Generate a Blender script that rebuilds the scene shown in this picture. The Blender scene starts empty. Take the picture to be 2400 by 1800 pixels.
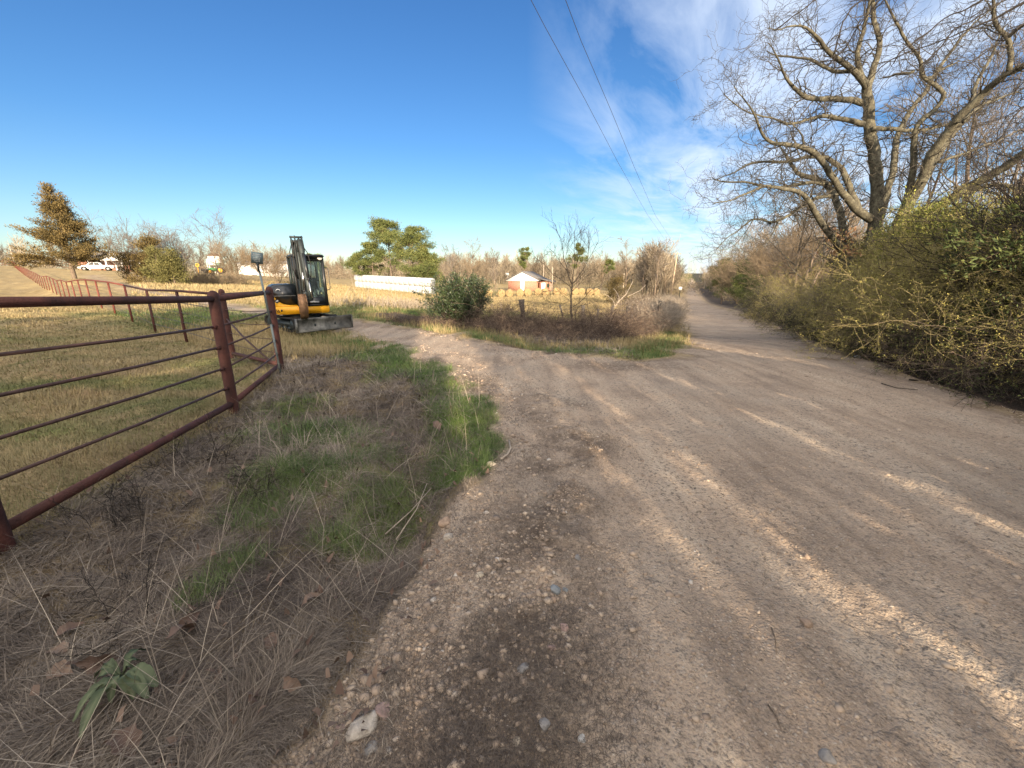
import bpy, bmesh, math, random
import numpy as np
from mathutils import Vector
SC = bpy.context.scene
COL = SC.collection
R = math.radians
# ------------------------------------------------------------------ camera, world, sun, exposure
FPX, PITCH, EYE = 970.0, R(15.0), 1.6
cam_d = bpy.data.cameras.new("camera"); cam = bpy.data.objects.new("camera", cam_d); COL.objects.link(cam)
cam_d.sensor_width = 36.0; cam_d.lens = 36.0*FPX/2400.0
cam_d.clip_start = 0.05; cam_d.clip_end = 20000.0
cam.location = (0, 0, EYE); cam.rotation_euler = (R(90)-PITCH, 0, 0)
SC.camera = cam
SUN_ELEV, SUN_AZ = R(13.0), R(169.3)          # azimuth clockwise from +Y, behind the viewer and a little to the right
world = bpy.data.worlds.new("World"); SC.world = world; world.use_nodes = True
sun_d = bpy.data.lights.new("sun", 'SUN'); sun_d.energy = 4.6; sun_d.angle = R(0.6); sun_d.color = (1.0, 0.80, 0.58)
sun = bpy.data.objects.new("sun", sun_d); COL.objects.link(sun)
sdir = Vector((math.sin(SUN_AZ)*math.cos(SUN_ELEV), math.cos(SUN_AZ)*math.cos(SUN_ELEV), math.sin(SUN_ELEV)))
sun.rotation_euler = sdir.to_track_quat('Z', 'Y').to_euler()
SC.view_settings.view_transform = 'Standard'; SC.view_settings.look = 'None'
SC.view_settings.exposure = 1.55; SC.view_settings.gamma = 1.0
SC.render.engine = 'CYCLES'
SC.cycles.max_bounces = 5; SC.cycles.diffuse_bounces = 3; SC.cycles.glossy_bounces = 2
SC.cycles.transmission_bounces = 4; SC.cycles.transparent_max_bounces = 8

class NT:
    """small node-graph helper"""
    def __init__(s, nt): s.nt = nt
    def n(s, t, **kw):
        nd = s.nt.nodes.new(t)
        for k, v in kw.items():
            if k.startswith('i_'):
                key = k[2:]
                key = int(key) if key.isdigit() else key.replace('_', ' ')
                s.put(nd, key, v)
            else: setattr(nd, k, v)
        return nd
    def put(s, nd, key, v):
        sock = nd.inputs[key]
        if isinstance(v, bpy.types.NodeSocket): s.nt.links.new(v, sock)
        elif isinstance(v, bpy.types.Node): s.nt.links.new(v.outputs[0], sock)
        else:
            if isinstance(v, (tuple, list)) and len(v) == 3 and sock.type == 'RGBA': v = (*v, 1)
            sock.default_value = v
    def math(s, op, a, b=0.0, c=None, clamp=False):
        nd = s.nt.nodes.new('ShaderNodeMath'); nd.operation = op; nd.use_clamp = clamp
        s.put(nd, 0, a); s.put(nd, 1, b)
        if c is not None: s.put(nd, 2, c)
        return nd.outputs[0]
    def mix(s, f, a, b, blend='MIX'):
        nd = s.nt.nodes.new('ShaderNodeMix'); nd.data_type = 'RGBA'; nd.blend_type = blend
        s.put(nd, 0, f); s.put(nd, 6, a); s.put(nd, 7, b)
        return nd.outputs[2]
    def ramp(s, f, stops, mode='LINEAR'):
        nd = s.nt.nodes.new('ShaderNodeValToRGB'); nd.color_ramp.interpolation = mode
        s.put(nd, 0, f)
        el = nd.color_ramp.elements
        while len(el) < len(stops): el.new(0.5)
        for e, (p, c) in zip(el, stops):
            e.position = p; e.color = (*c, 1) if len(c) == 3 else c
        return nd.outputs[0]
    def noise(s, vec, scale, detail=4, rough=0.55, dist=0.0):
        nd = s.nt.nodes.new('ShaderNodeTexNoise')
        if vec is not None: s.put(nd, 'Vector', vec)
        nd.inputs['Scale'].default_value = scale; nd.inputs['Detail'].default_value = detail
        nd.inputs['Roughness'].default_value = rough; nd.inputs['Distortion'].default_value = dist
        return nd.outputs[0]
    def vor(s, vec, scale, feature='F1'):
        nd = s.nt.nodes.new('ShaderNodeTexVoronoi'); nd.feature = feature
        if vec is not None: s.put(nd, 'Vector', vec)
        nd.inputs['Scale'].default_value = scale
        return nd
    def mapping(s, vec, loc=(0,0,0), rot=(0,0,0), scale=(1,1,1)):
        nd = s.nt.nodes.new('ShaderNodeMapping'); s.put(nd, 'Vector', vec)
        nd.inputs['Location'].default_value = loc; nd.inputs['Rotation'].default_value = rot; nd.inputs['Scale'].default_value = scale
        return nd.outputs[0]

# world: low-sun Nishita sky plus thin cirrus laid out on a plane high above the ground
w = NT(world.node_tree); world.node_tree.nodes.clear()
sky = w.n('ShaderNodeTexSky'); sky.sky_type = 'NISHITA'; sky.sun_disc = False
sky.sun_elevation = SUN_ELEV; sky.sun_rotation = SUN_AZ; sky.air_density = 1.0; sky.dust_density = 0.0; sky.ozone_density = 3.0
tc = w.n('ShaderNodeTexCoord')
sx = w.n('ShaderNodeSeparateXYZ', i_0=tc.outputs['Generated'])
zc = w.math('MAXIMUM', sx.outputs[2], 0.03)
px_ = w.math('DIVIDE', sx.outputs[0], zc); py_ = w.math('DIVIDE', sx.outputs[1], zc)
cv = w.n('ShaderNodeCombineXYZ', i_0=px_, i_1=py_, i_2=0.0)
cm = w.mapping(w.mapping(cv.outputs[0], rot=(0, 0, R(-62))), loc=(3.1, 0.4, 0), scale=(0.36, 1.0, 1))
cn = w.noise(cm, 1.7, 9, 0.60, 0.55)
cm2 = w.mapping(cv.outputs[0], loc=(1.3, 4.0, 0), rot=(0, 0, R(-20)), scale=(0.5, 0.7, 1))
cn2 = w.noise(cm2, 0.6, 3, 0.5, 0.2)
# clouds live to the right of the viewing direction (a bank in the north-east)
azr = w.math('SUBTRACT', w.math('DIVIDE', sx.outputs[0], w.math('MAXIMUM', w.math('ADD', sx.outputs[1], 0.0), 0.05)), 0.03)
side = w.math('MULTIPLY', azr, 2.6, clamp=True)
side = w.math('MULTIPLY', side, w.math('GREATER_THAN', sx.outputs[1], -0.3))
cov = w.math('ADD', w.math('MULTIPLY', cn, 1.15), w.math('MULTIPLY', cn2, 0.22))
cov = w.math('ADD', w.math('SUBTRACT', cov, 0.665), w.math('MULTIPLY', side, 0.17))
cov = w.math('MULTIPLY', w.math('MULTIPLY', cov, 3.3, clamp=True), w.math('ADD', w.math('MULTIPLY', side, 0.86), 0.0), clamp=True)
hs = w.n('ShaderNodeHueSaturation', i_Saturation=1.08, i_Value=1.0, i_Color=sky.outputs[0])
cloudc = w.mix(1.0, hs.outputs[0], (1.0, 1.0, 1.0), 'MIX')
SKYCOL = w.mix(1.0, hs.outputs[0], w.ramp(sx.outputs[2], [(0.0, (.78,.79,.88)), (.10, (.80,.85,.93)), (.25, (.60,.78,.96)), (.6, (.50,.70,.93))]), 'MULTIPLY')
cl = w.n('ShaderNodeRGB'); cl.outputs[0].default_value = (5.2, 5.9, 7.0, 1)
skc = w.mix(w.math('MULTIPLY', cov, 0.86), SKYCOL, cl.outputs[0])
# unseen bright cloud added over the sky behind the viewer as fill light
fill_veil = w.math('MULTIPLY', w.math('SUBTRACT', w.math('ADD', w.math('MULTIPLY', sx.outputs[1], -1.0), w.math('MULTIPLY', sx.outputs[2], .35)), .08), 2.4, clamp=True)
fill_veil = w.math('MULTIPLY', fill_veil, w.math('ADD', w.math('MULTIPLY', cn2, .8), .55), clamp=True)
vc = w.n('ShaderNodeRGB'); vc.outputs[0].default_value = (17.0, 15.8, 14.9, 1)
skc = w.mix(w.math('MULTIPLY', fill_veil, .95), skc, vc.outputs[0])
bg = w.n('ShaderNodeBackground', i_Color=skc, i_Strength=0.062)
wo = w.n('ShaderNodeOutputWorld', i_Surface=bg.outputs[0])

# ------------------------------------------------------------------ tags and object helpers
def tag(o, label=None, cat=None, group=None, kind=None):
    if label: o['label'] = label
    if cat: o['category'] = cat
    if group: o['group'] = group
    if kind: o['kind'] = kind
    return o
def empty(name, loc=(0,0,0), rz=0.0):
    o = bpy.data.objects.new(name, None); o.empty_display_size = 0.2
    o.location = loc; o.rotation_euler = (0, 0, rz); COL.objects.link(o); return o
def link(name, me, parent=None, loc=None):
    o = bpy.data.objects.new(name, me); COL.objects.link(o)
    if parent is not None: o.parent = parent
    if loc is not None: o.location = loc
    return o
def np_mesh(name, V, loops, starts, totals, mat=None, smooth=False, tint=None):
    me = bpy.data.meshes.new(name)
    V = np.ascontiguousarray(V, dtype=np.float32)
    me.vertices.add(len(V)); me.vertices.foreach_set('co', V.ravel())
    me.loops.add(len(loops)); me.loops.foreach_set('vertex_index', np.ascontiguousarray(loops, dtype=np.int32).ravel())
    me.polygons.add(len(starts)); me.polygons.foreach_set('loop_start', np.ascontiguousarray(starts, dtype=np.int32))
    me.polygons.foreach_set('loop_total', np.ascontiguousarray(totals, dtype=np.int32))
    if smooth: me.polygons.foreach_set('use_smooth', np.ones(len(starts), dtype=bool))
    if tint is not None:
        a = me.attributes.new('tint', 'FLOAT', 'POINT'); a.data.foreach_set('value', np.ascontiguousarray(tint, dtype=np.float32))
    me.update(calc_edges=True)
    if mat: me.materials.append(mat)
    return me
def faces_mesh(name, V, F, mat=None, smooth=False, tint=None):
    F = np.asarray(F); k = F.shape[1]; n = len(F)
    return np_mesh(name, V, F.ravel(), np.arange(n)*k, np.full(n, k), mat, smooth, tint)

def vhash(ix, iy, seed):
    n = (ix.astype(np.int64)*374761393 + iy.astype(np.int64)*668265263 + seed*1274126177) & 0x7fffffff
    n = ((n ^ (n >> 13))*1274126177) & 0x7fffffff
    return ((n ^ (n >> 16)) & 0xffffff)/float(0xffffff)
def vnoise(x, y, seed=0):
    xf = np.floor(x); yf = np.floor(y); fx = x-xf; fy = y-yf
    fx = fx*fx*(3-2*fx); fy = fy*fy*(3-2*fy)
    a = vhash(xf, yf, seed); b = vhash(xf+1, yf, seed); c = vhash(xf, yf+1, seed); d = vhash(xf+1, yf+1, seed)
    return (a*(1-fx)+b*fx)*(1-fy)+(c*(1-fx)+d*fx)*fy
def fbm(x, y, oct=4, seed=0, gain=0.5):
    s = 0; a = 1; t = 0
    for i in range(oct):
        s = s+a*vnoise(x*2**i+17.3*i, y*2**i-9.1*i, seed+i); t += a; a *= gain
    return s/t

# ------------------------------------------------------------------ survey of the place
def ray(px, py):
    x = (px-1200)/FPX; u = -(py-900)/FPX
    return x, math.cos(PITCH)+u*math.sin(PITCH), -math.sin(PITCH)+u*math.cos(PITCH)
def at(px, py, Y):                      # point at forward distance Y metres along a sight line
    r = ray(px, py); t = Y/r[1]
    return Vector((r[0]*t, Y, EYE+r[2]*t))
ctl = []
def cp(px, py, Y): v = at(px, py, Y); ctl.append((v.x, v.y, v.z))
def cw(x, y, z): ctl.append((x, y, z))
for a in range(0, 360, 30):             # level ground round the viewer
    cw(2.2*math.sin(R(a)), 2.2*math.cos(R(a)), 0)
for x, y, z in ((0,5,0),(2,7,0),(-3,5,0),(4,5,0),(6,5,-.05),(3,9,-.02),(-4,8,-.03),(-1,8.5,-.02),(6,9,-.1),(-7,5,.02),(-5,0,0),(-3,-6,0),(4,-8,0),(9,3,.1),(10,7,.15),(-9,8,0),(-3,11,-.1),(1,12,-.15),(0,-20,.1),(-20,-20,.3),(20,-20,.3),(0,-60,.6),(-60,-50,1.5),(60,-50,.5),
    (12,0,.1)): cw(x, y, z)
cp(745, 790, 13.3); cp(650, 775, 13.6); cp(825, 752, 16); cp(950, 768, 14.2)
cp(359, 779, 13.2); cp(305, 752, 15.7); cp(269, 736, 17.9); [cw(-1.2*q+4.43, q, v) for q, v in ((26.8,-.25),(36,-.22),(43.5,-.17),(50,.2),(57.6,.59),(71,1.15),(90,2.2),(113,3.4))]
cw(-125,90,2.9); cw(-180, 90, 3); cp(0, 700, 22); cp(-500, 720, 22)
cp(1675, 749, 34); cp(1643, 724, 64); cp(1628, 704, 133); cp(1623, 686, 187); cp(1622, 672, 284); cp(1622, 661, 426)
cp(1655, 770, 21); cp(1740, 790, 14.5)
cp(835, 674, 84); cp(1015, 691, 63); cp(900, 725, 22); cp(900, 703, 36); cp(1100, 712, 36); cp(760, 700, 30); cp(760, 660, 95); cp(650, 668, 72); cp(870, 662, 110)
cp(1160, 698, 75); cp(1400, 694, 82); cp(1230, 681, 104); cp(1440, 684, 110); cp(1300, 668, 190); cp(1500, 668, 190); cp(1400, 715, 45); cp(1500, 725, 40); cp(1250, 725, 30)
cp(560, 735, 18); cp(480, 717, 23); cp(400, 698, 29); cp(320, 682, 37); cp(250, 666, 50); cp(170, 651, 45); cp(230, 634, 95); cp(400, 664, 50); cp(500, 641, 110); cp(600, 646, 115)
cp(1900, 700, 60); cp(2300, 700, 60)
for px in (-900, -300, 300, 800, 1200, 1600, 2100, 3000): cp(px, 652, 420); cp(px, 646, 1200)
for a in range(75, 300, 30): cw(500*math.sin(R(a)), 500*math.cos(R(a)), 0)
ctl = np.array(ctl)
def warp(x, y):
    r = np.sqrt(x*x+y*y)+1e-6; s = np.log1p(r/4.0)/r*4
    return x*s, y*s
_cx, _cy = warp(ctl[:,0], ctl[:,1])
_n = len(ctl)
_D = np.sqrt((_cx[:,None]-_cx[None])**2+(_cy[:,None]-_cy[None])**2+0.09)
_W = np.linalg.solve(np.block([[_D+np.eye(_n)*(-0.02), np.ones((_n,1))],[np.ones((1,_n)), np.zeros((1,1))]]), np.append(ctl[:,2], 0))
def base_h(x, y):
    x = np.asarray(x, dtype=float); y = np.asarray(y, dtype=float); sh = x.shape
    wx, wy = warp(x.ravel(), y.ravel()); out = np.full(wx.shape, _W[-1])
    for i in range(_n): out += _W[i]*np.sqrt((wx-_cx[i])**2+(wy-_cy[i])**2+0.09)
    return out.reshape(sh)
def gp(px, py):                          # sight line meets the ground
    r = ray(px, py); t = EYE/max(1e-3, -r[2]); z = 0.0
    for i in range(40):
        t2 = (EYE-float(base_h(r[0]*t, r[1]*t)))/max(1e-3, -r[2]); t = t*0.5+t2*0.5
    return Vector((r[0]*t, r[1]*t, 0))
def P2(lst): return [tuple(gp(*p)[:2]) for p in lst]
def A2(lst): return [tuple(at(*p)[:2]) for p in lst]
EDGE_NEAR = P2([(694,1736),(760,1660),(846,1519),(944,1389),(998,1280),(1063,1183),(1150,1107),(1183,1042),(1172,976),(1107,922),(1041,868),(955,835),(868,803),(800,784)])
EDGE_NEAR2 = A2([(740,772,15.2),(640,757,16.8),(560,747,18),(480,729,22.5),(400,706,29),(320,689,37),(250,670,50),(205,655,72)])
EDGE_FAR2 = A2([(222,650,74),(272,660,53),(328,675,41),(405,690,33),(485,705,28),(560,722,23),(640,730,20.5),(730,740,19)])
EDGE_FAR = P2([(825,751),(922,762),(1085,787),(1302,830),(1500,842),(1573,835),(1620,815),(1606,788)])
def road_pts(lst): return A2(lst)
ROAD_L = road_pts([(1586,752,32),(1592,728,60),(1603,705,133),(1606,687,187),(1612,672,284),(1616,661,426),(1617,656,600)])
ROAD_R = road_pts([(1623,656,600),(1629,661,426),(1633,672,284),(1639,687,187),(1653,706,133),(1702,728,62),(1775,750,34)])+P2([(1853,778),(1962,825),(2070,862),(2215,905),(2400,962)])
GRAVEL = [(-12,-26),(-6,-10),(-2.4,-2.5),(-1.05,.2)]+EDGE_NEAR+EDGE_NEAR2+EDGE_FAR2+EDGE_FAR+ROAD_L+ROAD_R+[(4.9,1.8),(3.4,-2),(.8,-8),(-6,-26)]
GRAVEL = np.array(GRAVEL)
def poly_sd(x, y, P, chunk=200000):
    """signed distance, positive inside"""
    x = np.asarray(x, float).ravel(); y = np.asarray(y, float).ravel(); P = np.asarray(P, float)
    best = np.full(x.shape, 1e18); ins = np.zeros(x.shape, bool)
    for i in range(len(P)):
        ax, ay = P[i]; bx, by = P[(i+1) % len(P)]
        dx, dy = bx-ax, by-ay; L = dx*dx+dy*dy+1e-12
        t = np.clip(((x-ax)*dx+(y-ay)*dy)/L, 0, 1)
        best = np.minimum(best, (x-ax-t*dx)**2+(y-ay-t*dy)**2)
        c = ((ay > y) != (by > y)) & (x < (bx-ax)*(y-ay)/(by-ay+1e-12)+ax); ins ^= c
    d = np.sqrt(best); return np.where(ins, d, -d)
FA = (-3.0, 2.1); FC = (-3.31, 4.68); FD = (-3.98, 6.95); FB = (-5.9, 8.6)
def fline(k): Y = 8.6+2.26*k; return (-1.2*Y+4.43, Y)
PASTURE = np.array([(-2.2,-9),(-2.75,0),FA,FC,FD,FB]+[fline(k) for k in (1,5,12,20,30,46)]+[(-400,150),(-400,-9)])
BRAMBLE = np.array(A2([(850,735,18.5)])+P2([(930,757),(1090,775),(1290,812),(1440,812),(1545,790)])+A2([(1582,752,30),(1585,735,50),(1560,725,50),(1545,735,30),(1480,745,19),(1400,750,17.5),(1240,745,17),(1050,738,18),(930,732,20)]))
DITCH_R = None
def green_f(x, y):
    g = np.zeros_like(x)
    def blob(px, py, rx, ry, s=1.0):
        nonlocal g
        c = gp(px, py); g = np.maximum(g, s*np.exp(-(((x-c.x)/rx)**2+((y-c.y)/ry)**2)))
    blob(1090,960,.35,1.1); blob(1000,860,.8,1.0); blob(890,820,1.0,1.2); blob(1110,1030,.35,.6); blob(760,800,1.6,1.6,.8)
    blob(900,1150,.4,.5,.8); blob(750,1010,.8,.5,.75); blob(720,1120,.5,.4,.8); blob(640,1180,.35,.35,.7); blob(480,1390,.16,.14,.9); blob(560,1320,.2,.2,.6)
    blob(820,1250,.3,.2,.6); blob(700,950,.5,.5,.5); blob(870,1080,.4,.6,.6)
    blob(60,1010,.9,.5,.8); blob(240,900,1.6,.6,.9); blob(300,960,.9,.5,.6); blob(520,850,.8,.5,.6); blob(100,1060,.4,.3,.7); blob(80,800,2,1,.4)
    blob(500,745,3,3,.9); blob(420,735,3,3,.8)
    return g
def zones(x, y):
    x = np.asarray(x, float).ravel(); y = np.asarray(y, float).ravel(); r = np.hypot(x, y)
    sd = poly_sd(x, y, GRAVEL); pa = poly_sd(x, y, PASTURE); br = poly_sd(x, y, BRAMBLE)
    jag = (fbm(x*2.2, y*2.2, 4, 5)-.5)*.7*np.clip(r/5, .35, 2.2)
    sdj = sd+jag
    g = green_f(x, y)
    # green strip along the far edge of the driveway, and the green flat beyond the brambles
    far = (sd < 0) & (sd > -1.6) & (y > 7.5) & (x > -12) & (x < 6) & (y < 40)
    g = np.maximum(g, far*np.clip(1-np.abs(-sd-.5)/.9, 0, 1)*.75)
    nb = (sd < -.0) & (sd > -1.3) & (y > 3.0) & (y < 13.5) & (x < .6) & (x > -7) & (y < 12.6+.35*x) & (np.abs(x+.4) < 6)
    g = np.maximum(g, nb*np.clip(1.15-np.abs(-sd-.30)/.52, 0, 1)*.85)
    fld = np.exp(-((x+4.0)/9)**2-((y-21)/4.0)**2)*(pa < 0)
    g = np.maximum(g, fld*.9)
    g = np.maximum(g, np.exp(-((x-2)/9)**2-((y-23)/2.5)**2)*.5*(pa < 0))
    g = np.clip(g+(fbm(x*.9, y*.9, 4, 11)-.5)*.9, 0, 1)*np.clip(g*3, .15, 1)
    return dict(sd=sd, sdj=sdj, pasture=pa, bramble=br, green=g, r=r)
def height(x, y, micro=True):
    x = np.asarray(x, float); y = np.asarray(y, float); sh = x.shape; x = x.ravel(); y = y.ravel()
    z = base_h(x, y); sd = poly_sd(x, y, GRAVEL); r = np.hypot(x, y)
    k = np.clip(sd/.6+.5, 0, 1)
    z += (1-k)*((fbm(x*1.3, y*1.3, 4, 3)-.5)*.16*np.clip(r/3, .5, 1.5))
    # verge swells a little towards the fence; culvert hollow; ditch along the right of the road
    z += -.20*np.exp(-(((x+.72)/.28)**2+((y-2.55)/.75)**2))
    right = (x*.922-y*.386 > 2.2) & (x > 3.5) & (sd < 0)
    dr = -sd
    rr = np.clip(1-np.abs(dr-.75)/.75, 0, 1)
    z += np.where(right & (y > -5), -.22*rr*np.clip(1-r/90, 0, 1)+np.clip((dr-1.3)/2.5, 0, 1)*.55*np.clip(1-r/120, 0, 1), 0)
    # wheel ruts and loose material on the gravel
    z += k*((fbm(x*.8, y*.8, 3, 8)-.5)*.05+(fbm(x*6, y*6, 3, 9)-.5)*.018)
    rut = np.sin((x*.924-y*.383)*3.3+fbm(x*.3, y*.3, 2, 4)*3)
    bm_ = np.exp(-((sd-.75)/.30)**2)*(x < 1.4)*(y < 5.2)*(y > -2)
    z += bm_*(.02+.085*(fbm(x*5, y*5, 4, 63)-.35))
    z += k*np.clip(1-r/60, 0, 1)*rut*.012
    al = x*.386+y*.922; ac = x*.922-y*.386
    z += k*np.clip(1-r/25, 0, 1)*np.clip(fbm(ac*2.6, al*.28, 4, 61)-.5, 0, 1)*.09
    if micro: z += (fbm(x*22, y*22, 2, 21)-.5)*.012*np.clip(1.5-r/8, 0, 1)
    return z.reshape(sh)
def hz(x, y): return float(height(np.array([x]), np.array([y]), False)[0])
# ------------------------------------------------------------------ materials
def new_mat(name):
    m = bpy.data.materials.new(name); m.use_nodes = True; m.node_tree.nodes.clear()
    t = NT(m.node_tree); b = t.n('ShaderNodeBsdfPrincipled'); o = t.n('ShaderNodeOutputMaterial', i_Surface=b.outputs[0])
    return m, t, b, o
def simple(name, col, rough=.7, var=.25, scale=6.0, metal=0.0, bump=0.0, bscale=40, spec=.4, col2=None):
    m, t, b, o = new_mat(name); g = t.n('ShaderNodeTexCoord').outputs['Object']
    n = t.noise(g, scale, 5, .6)
    c2 = col2 if col2 else tuple(c*(1-var) for c in col)
    t.put(b, 'Base Color', t.ramp(n, [(.3, c2), (.7, tuple(min(1, c*(1+var*.4)) for c in col))]))
    b.inputs['Roughness'].default_value = rough; b.inputs['Metallic'].default_value = metal
    b.inputs['Specular IOR Level'].default_value = spec
    if bump:
        bp = t.n('ShaderNodeBump', i_Strength=bump, i_Distance=.02, i_Height=t.noise(g, bscale, 4, .6)); t.put(b, 'Normal', bp.outputs[0])
    return m
def tinted(name, stops, rough=.75, scale=.8, namp=.5, spec=.25, transl=0.0):
    """colour picked along a ramp by the per-blade tint plus a slow world noise"""
    m, t, b, o = new_mat(name)
    a = t.n('ShaderNodeAttribute', attribute_name='tint'); g = t.n('ShaderNodeNewGeometry')
    n = t.noise(g.outputs['Position'], scale, 3, .55)
    f = t.math('ADD', t.math('MULTIPLY', a.outputs['Fac'], 1-namp), t.math('MULTIPLY', n, namp), clamp=True)
    c = t.ramp(f, stops); t.put(b, 'Base Color', c)
    b.inputs['Roughness'].default_value = rough; b.inputs['Specular IOR Level'].default_value = spec
    if transl:
        tr = t.n('ShaderNodeBsdfTranslucent', i_Color=c)
        mx = t.n('ShaderNodeMixShader', i_0=transl, i_1=b.outputs[0], i_2=tr.outputs[0]); t.put(o, 'Surface', mx.outputs[0])
    return m
def ground_mat():
    m, t, b, o = new_mat('ground_cover')
    g = t.n('ShaderNodeNewGeometry').outputs['Position']
    za = t.n('ShaderNodeAttribute', attribute_name='zone'); z = t.n('ShaderNodeSeparateColor', i_Color=za.outputs['Color'])
    ya = t.n('ShaderNodeAttribute', attribute_name='zone2'); z2 = t.n('ShaderNodeSeparateColor', i_Color=ya.outputs['Color'])
    gravel, green, debris = z.outputs[0], z.outputs[1], z.outputs[2]
    straw, soil, litter = z2.outputs[0], z2.outputs[1], z2.outputs[2]
    n1 = t.noise(g, 1.1, 6, .62); n2 = t.noise(g, 9, 5, .6); n3 = t.noise(g, 60, 4, .6); n4 = t.noise(g, .12, 4, .5)
    # grass thatch colours
    thatch = t.ramp(n2, [(.3, (.085,.062,.040)), (.5, (.16,.12,.077)), (.72, (.27,.21,.13))])
    strawc = t.ramp(t.math('ADD', t.math('MULTIPLY', n1, .6), t.math('MULTIPLY', n3, .4)), [(.32, (.20,.14,.065)), (.5, (.33,.25,.12)), (.68, (.45,.36,.18))])
    grn = t.ramp(t.math('ADD', t.math('MULTIPLY', n2, .6), t.math('MULTIPLY', n3, .4)), [(.3, (.055,.095,.02)), (.55, (.12,.19,.04)), (.75, (.23,.29,.08))])
    c = t.mix(straw, thatch, strawc)
    gm = t.math('MULTIPLY', green, t.math('ADD', t.math('MULTIPLY', n2, 1.3), .35), clamp=True)
    c = t.mix(gm, c, grn)
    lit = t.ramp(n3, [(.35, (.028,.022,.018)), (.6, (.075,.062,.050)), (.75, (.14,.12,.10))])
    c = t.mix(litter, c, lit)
    # gravel road: packed sandy clay with pale grit, grey fines and dark damp crumbs
    gm2 = t.mapping(g, rot=(0, 0, R(22.5)), scale=(1.0, .13, 1.0))
    st = t.noise(gm2, 3.6, 6, .65)
    gb = t.ramp(t.math('ADD', t.math('MULTIPLY', n1, .5), t.math('MULTIPLY', st, .5)), [(.38, (.23,.175,.130)), (.50, (.41,.318,.232)), (.62, (.56,.45,.33))])
    v1 = t.vor(g, 75); v2 = t.vor(g, 30); v3 = t.vor(g, 170)
    pc = t.n('ShaderNodeSeparateColor', i_Color=v1.outputs['Color'])
    peb = t.ramp(pc.outputs[0], [(0, (.10,.080,.062)), (.35, (.24,.19,.145)), (.7, (.36,.29,.21)), (.93, (.50,.44,.36)), (1, (.68,.64,.56))])
    gb = t.mix(t.math('MULTIPLY', t.math('LESS_THAN', v1.outputs['Distance'], .42), .42), gb, peb)
    pc3 = t.n('ShaderNodeSeparateColor', i_Color=v3.outputs['Color'])
    gb = t.mix(t.math('MULTIPLY', pc3.outputs[0], .35), gb, t.ramp(pc3.outputs[1], [(0, (.12,.095,.072)), (1, (.42,.34,.26))]))
    crumbs = t.math('MULTIPLY', t.ramp(t.noise(t.mapping(g, rot=(0,0,R(22.5)), scale=(1,.8,1)), 34, 6, .78), [(.53, (0,0,0)), (.60, (1,1,1))]), t.ramp(n1, [(.35, (.25,)*3), (.62, (.95,)*3)]))
    gb = t.mix(crumbs, gb, (.085,.068,.054))
    cool = t.ramp(t.noise(g, .55, 5, .6), [(.45, (0,0,0)), (.62, (1,1,1))])
    gb = t.mix(t.math('MULTIPLY', cool, .35), gb, (.22,.195,.165))
    db = t.mix(n2, (.060,.045,.034), (.19,.140,.10))
    dm = t.math('MULTIPLY', debris, t.ramp(t.noise(g, 14, 5, .7), [(.38, (.25,)*3), (.55, (1,)*3)]))
    gb = t.mix(dm, gb, db)
    c = t.mix(soil, c, t.mix(n2, (.20,.115,.065), (.36,.24,.15)))
    c = t.mix(gravel, c, gb)
    # very slow tone drift on wide surfaces
    c = t.mix(.35, c, t.mix(1.0, c, t.ramp(n4, [(.3, (.72,.74,.78)), (.7, (1.15,1.1,1.0))]), 'MULTIPLY'))
    t.put(b, 'Base Color', c); b.inputs['Roughness'].default_value = .93; b.inputs['Specular IOR Level'].default_value = .15
    h = t.math('ADD', t.math('MULTIPLY', v1.outputs['Distance'], -.5), t.math('ADD', t.math('MULTIPLY', n3, .9), t.math('MULTIPLY', v2.outputs['Distance'], -.35)))
    bp = t.n('ShaderNodeBump', i_Strength=.85, i_Distance=.014, i_Height=h)
    bp2 = t.n('ShaderNodeBump', i_Strength=.55, i_Distance=.08, i_Height=t.noise(g, 7, 6, .7), i_Normal=bp.outputs[0])
    t.put(b, 'Normal', bp2.outputs[0])
    return m
M = {}
M['ground'] = ground_mat()

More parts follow.
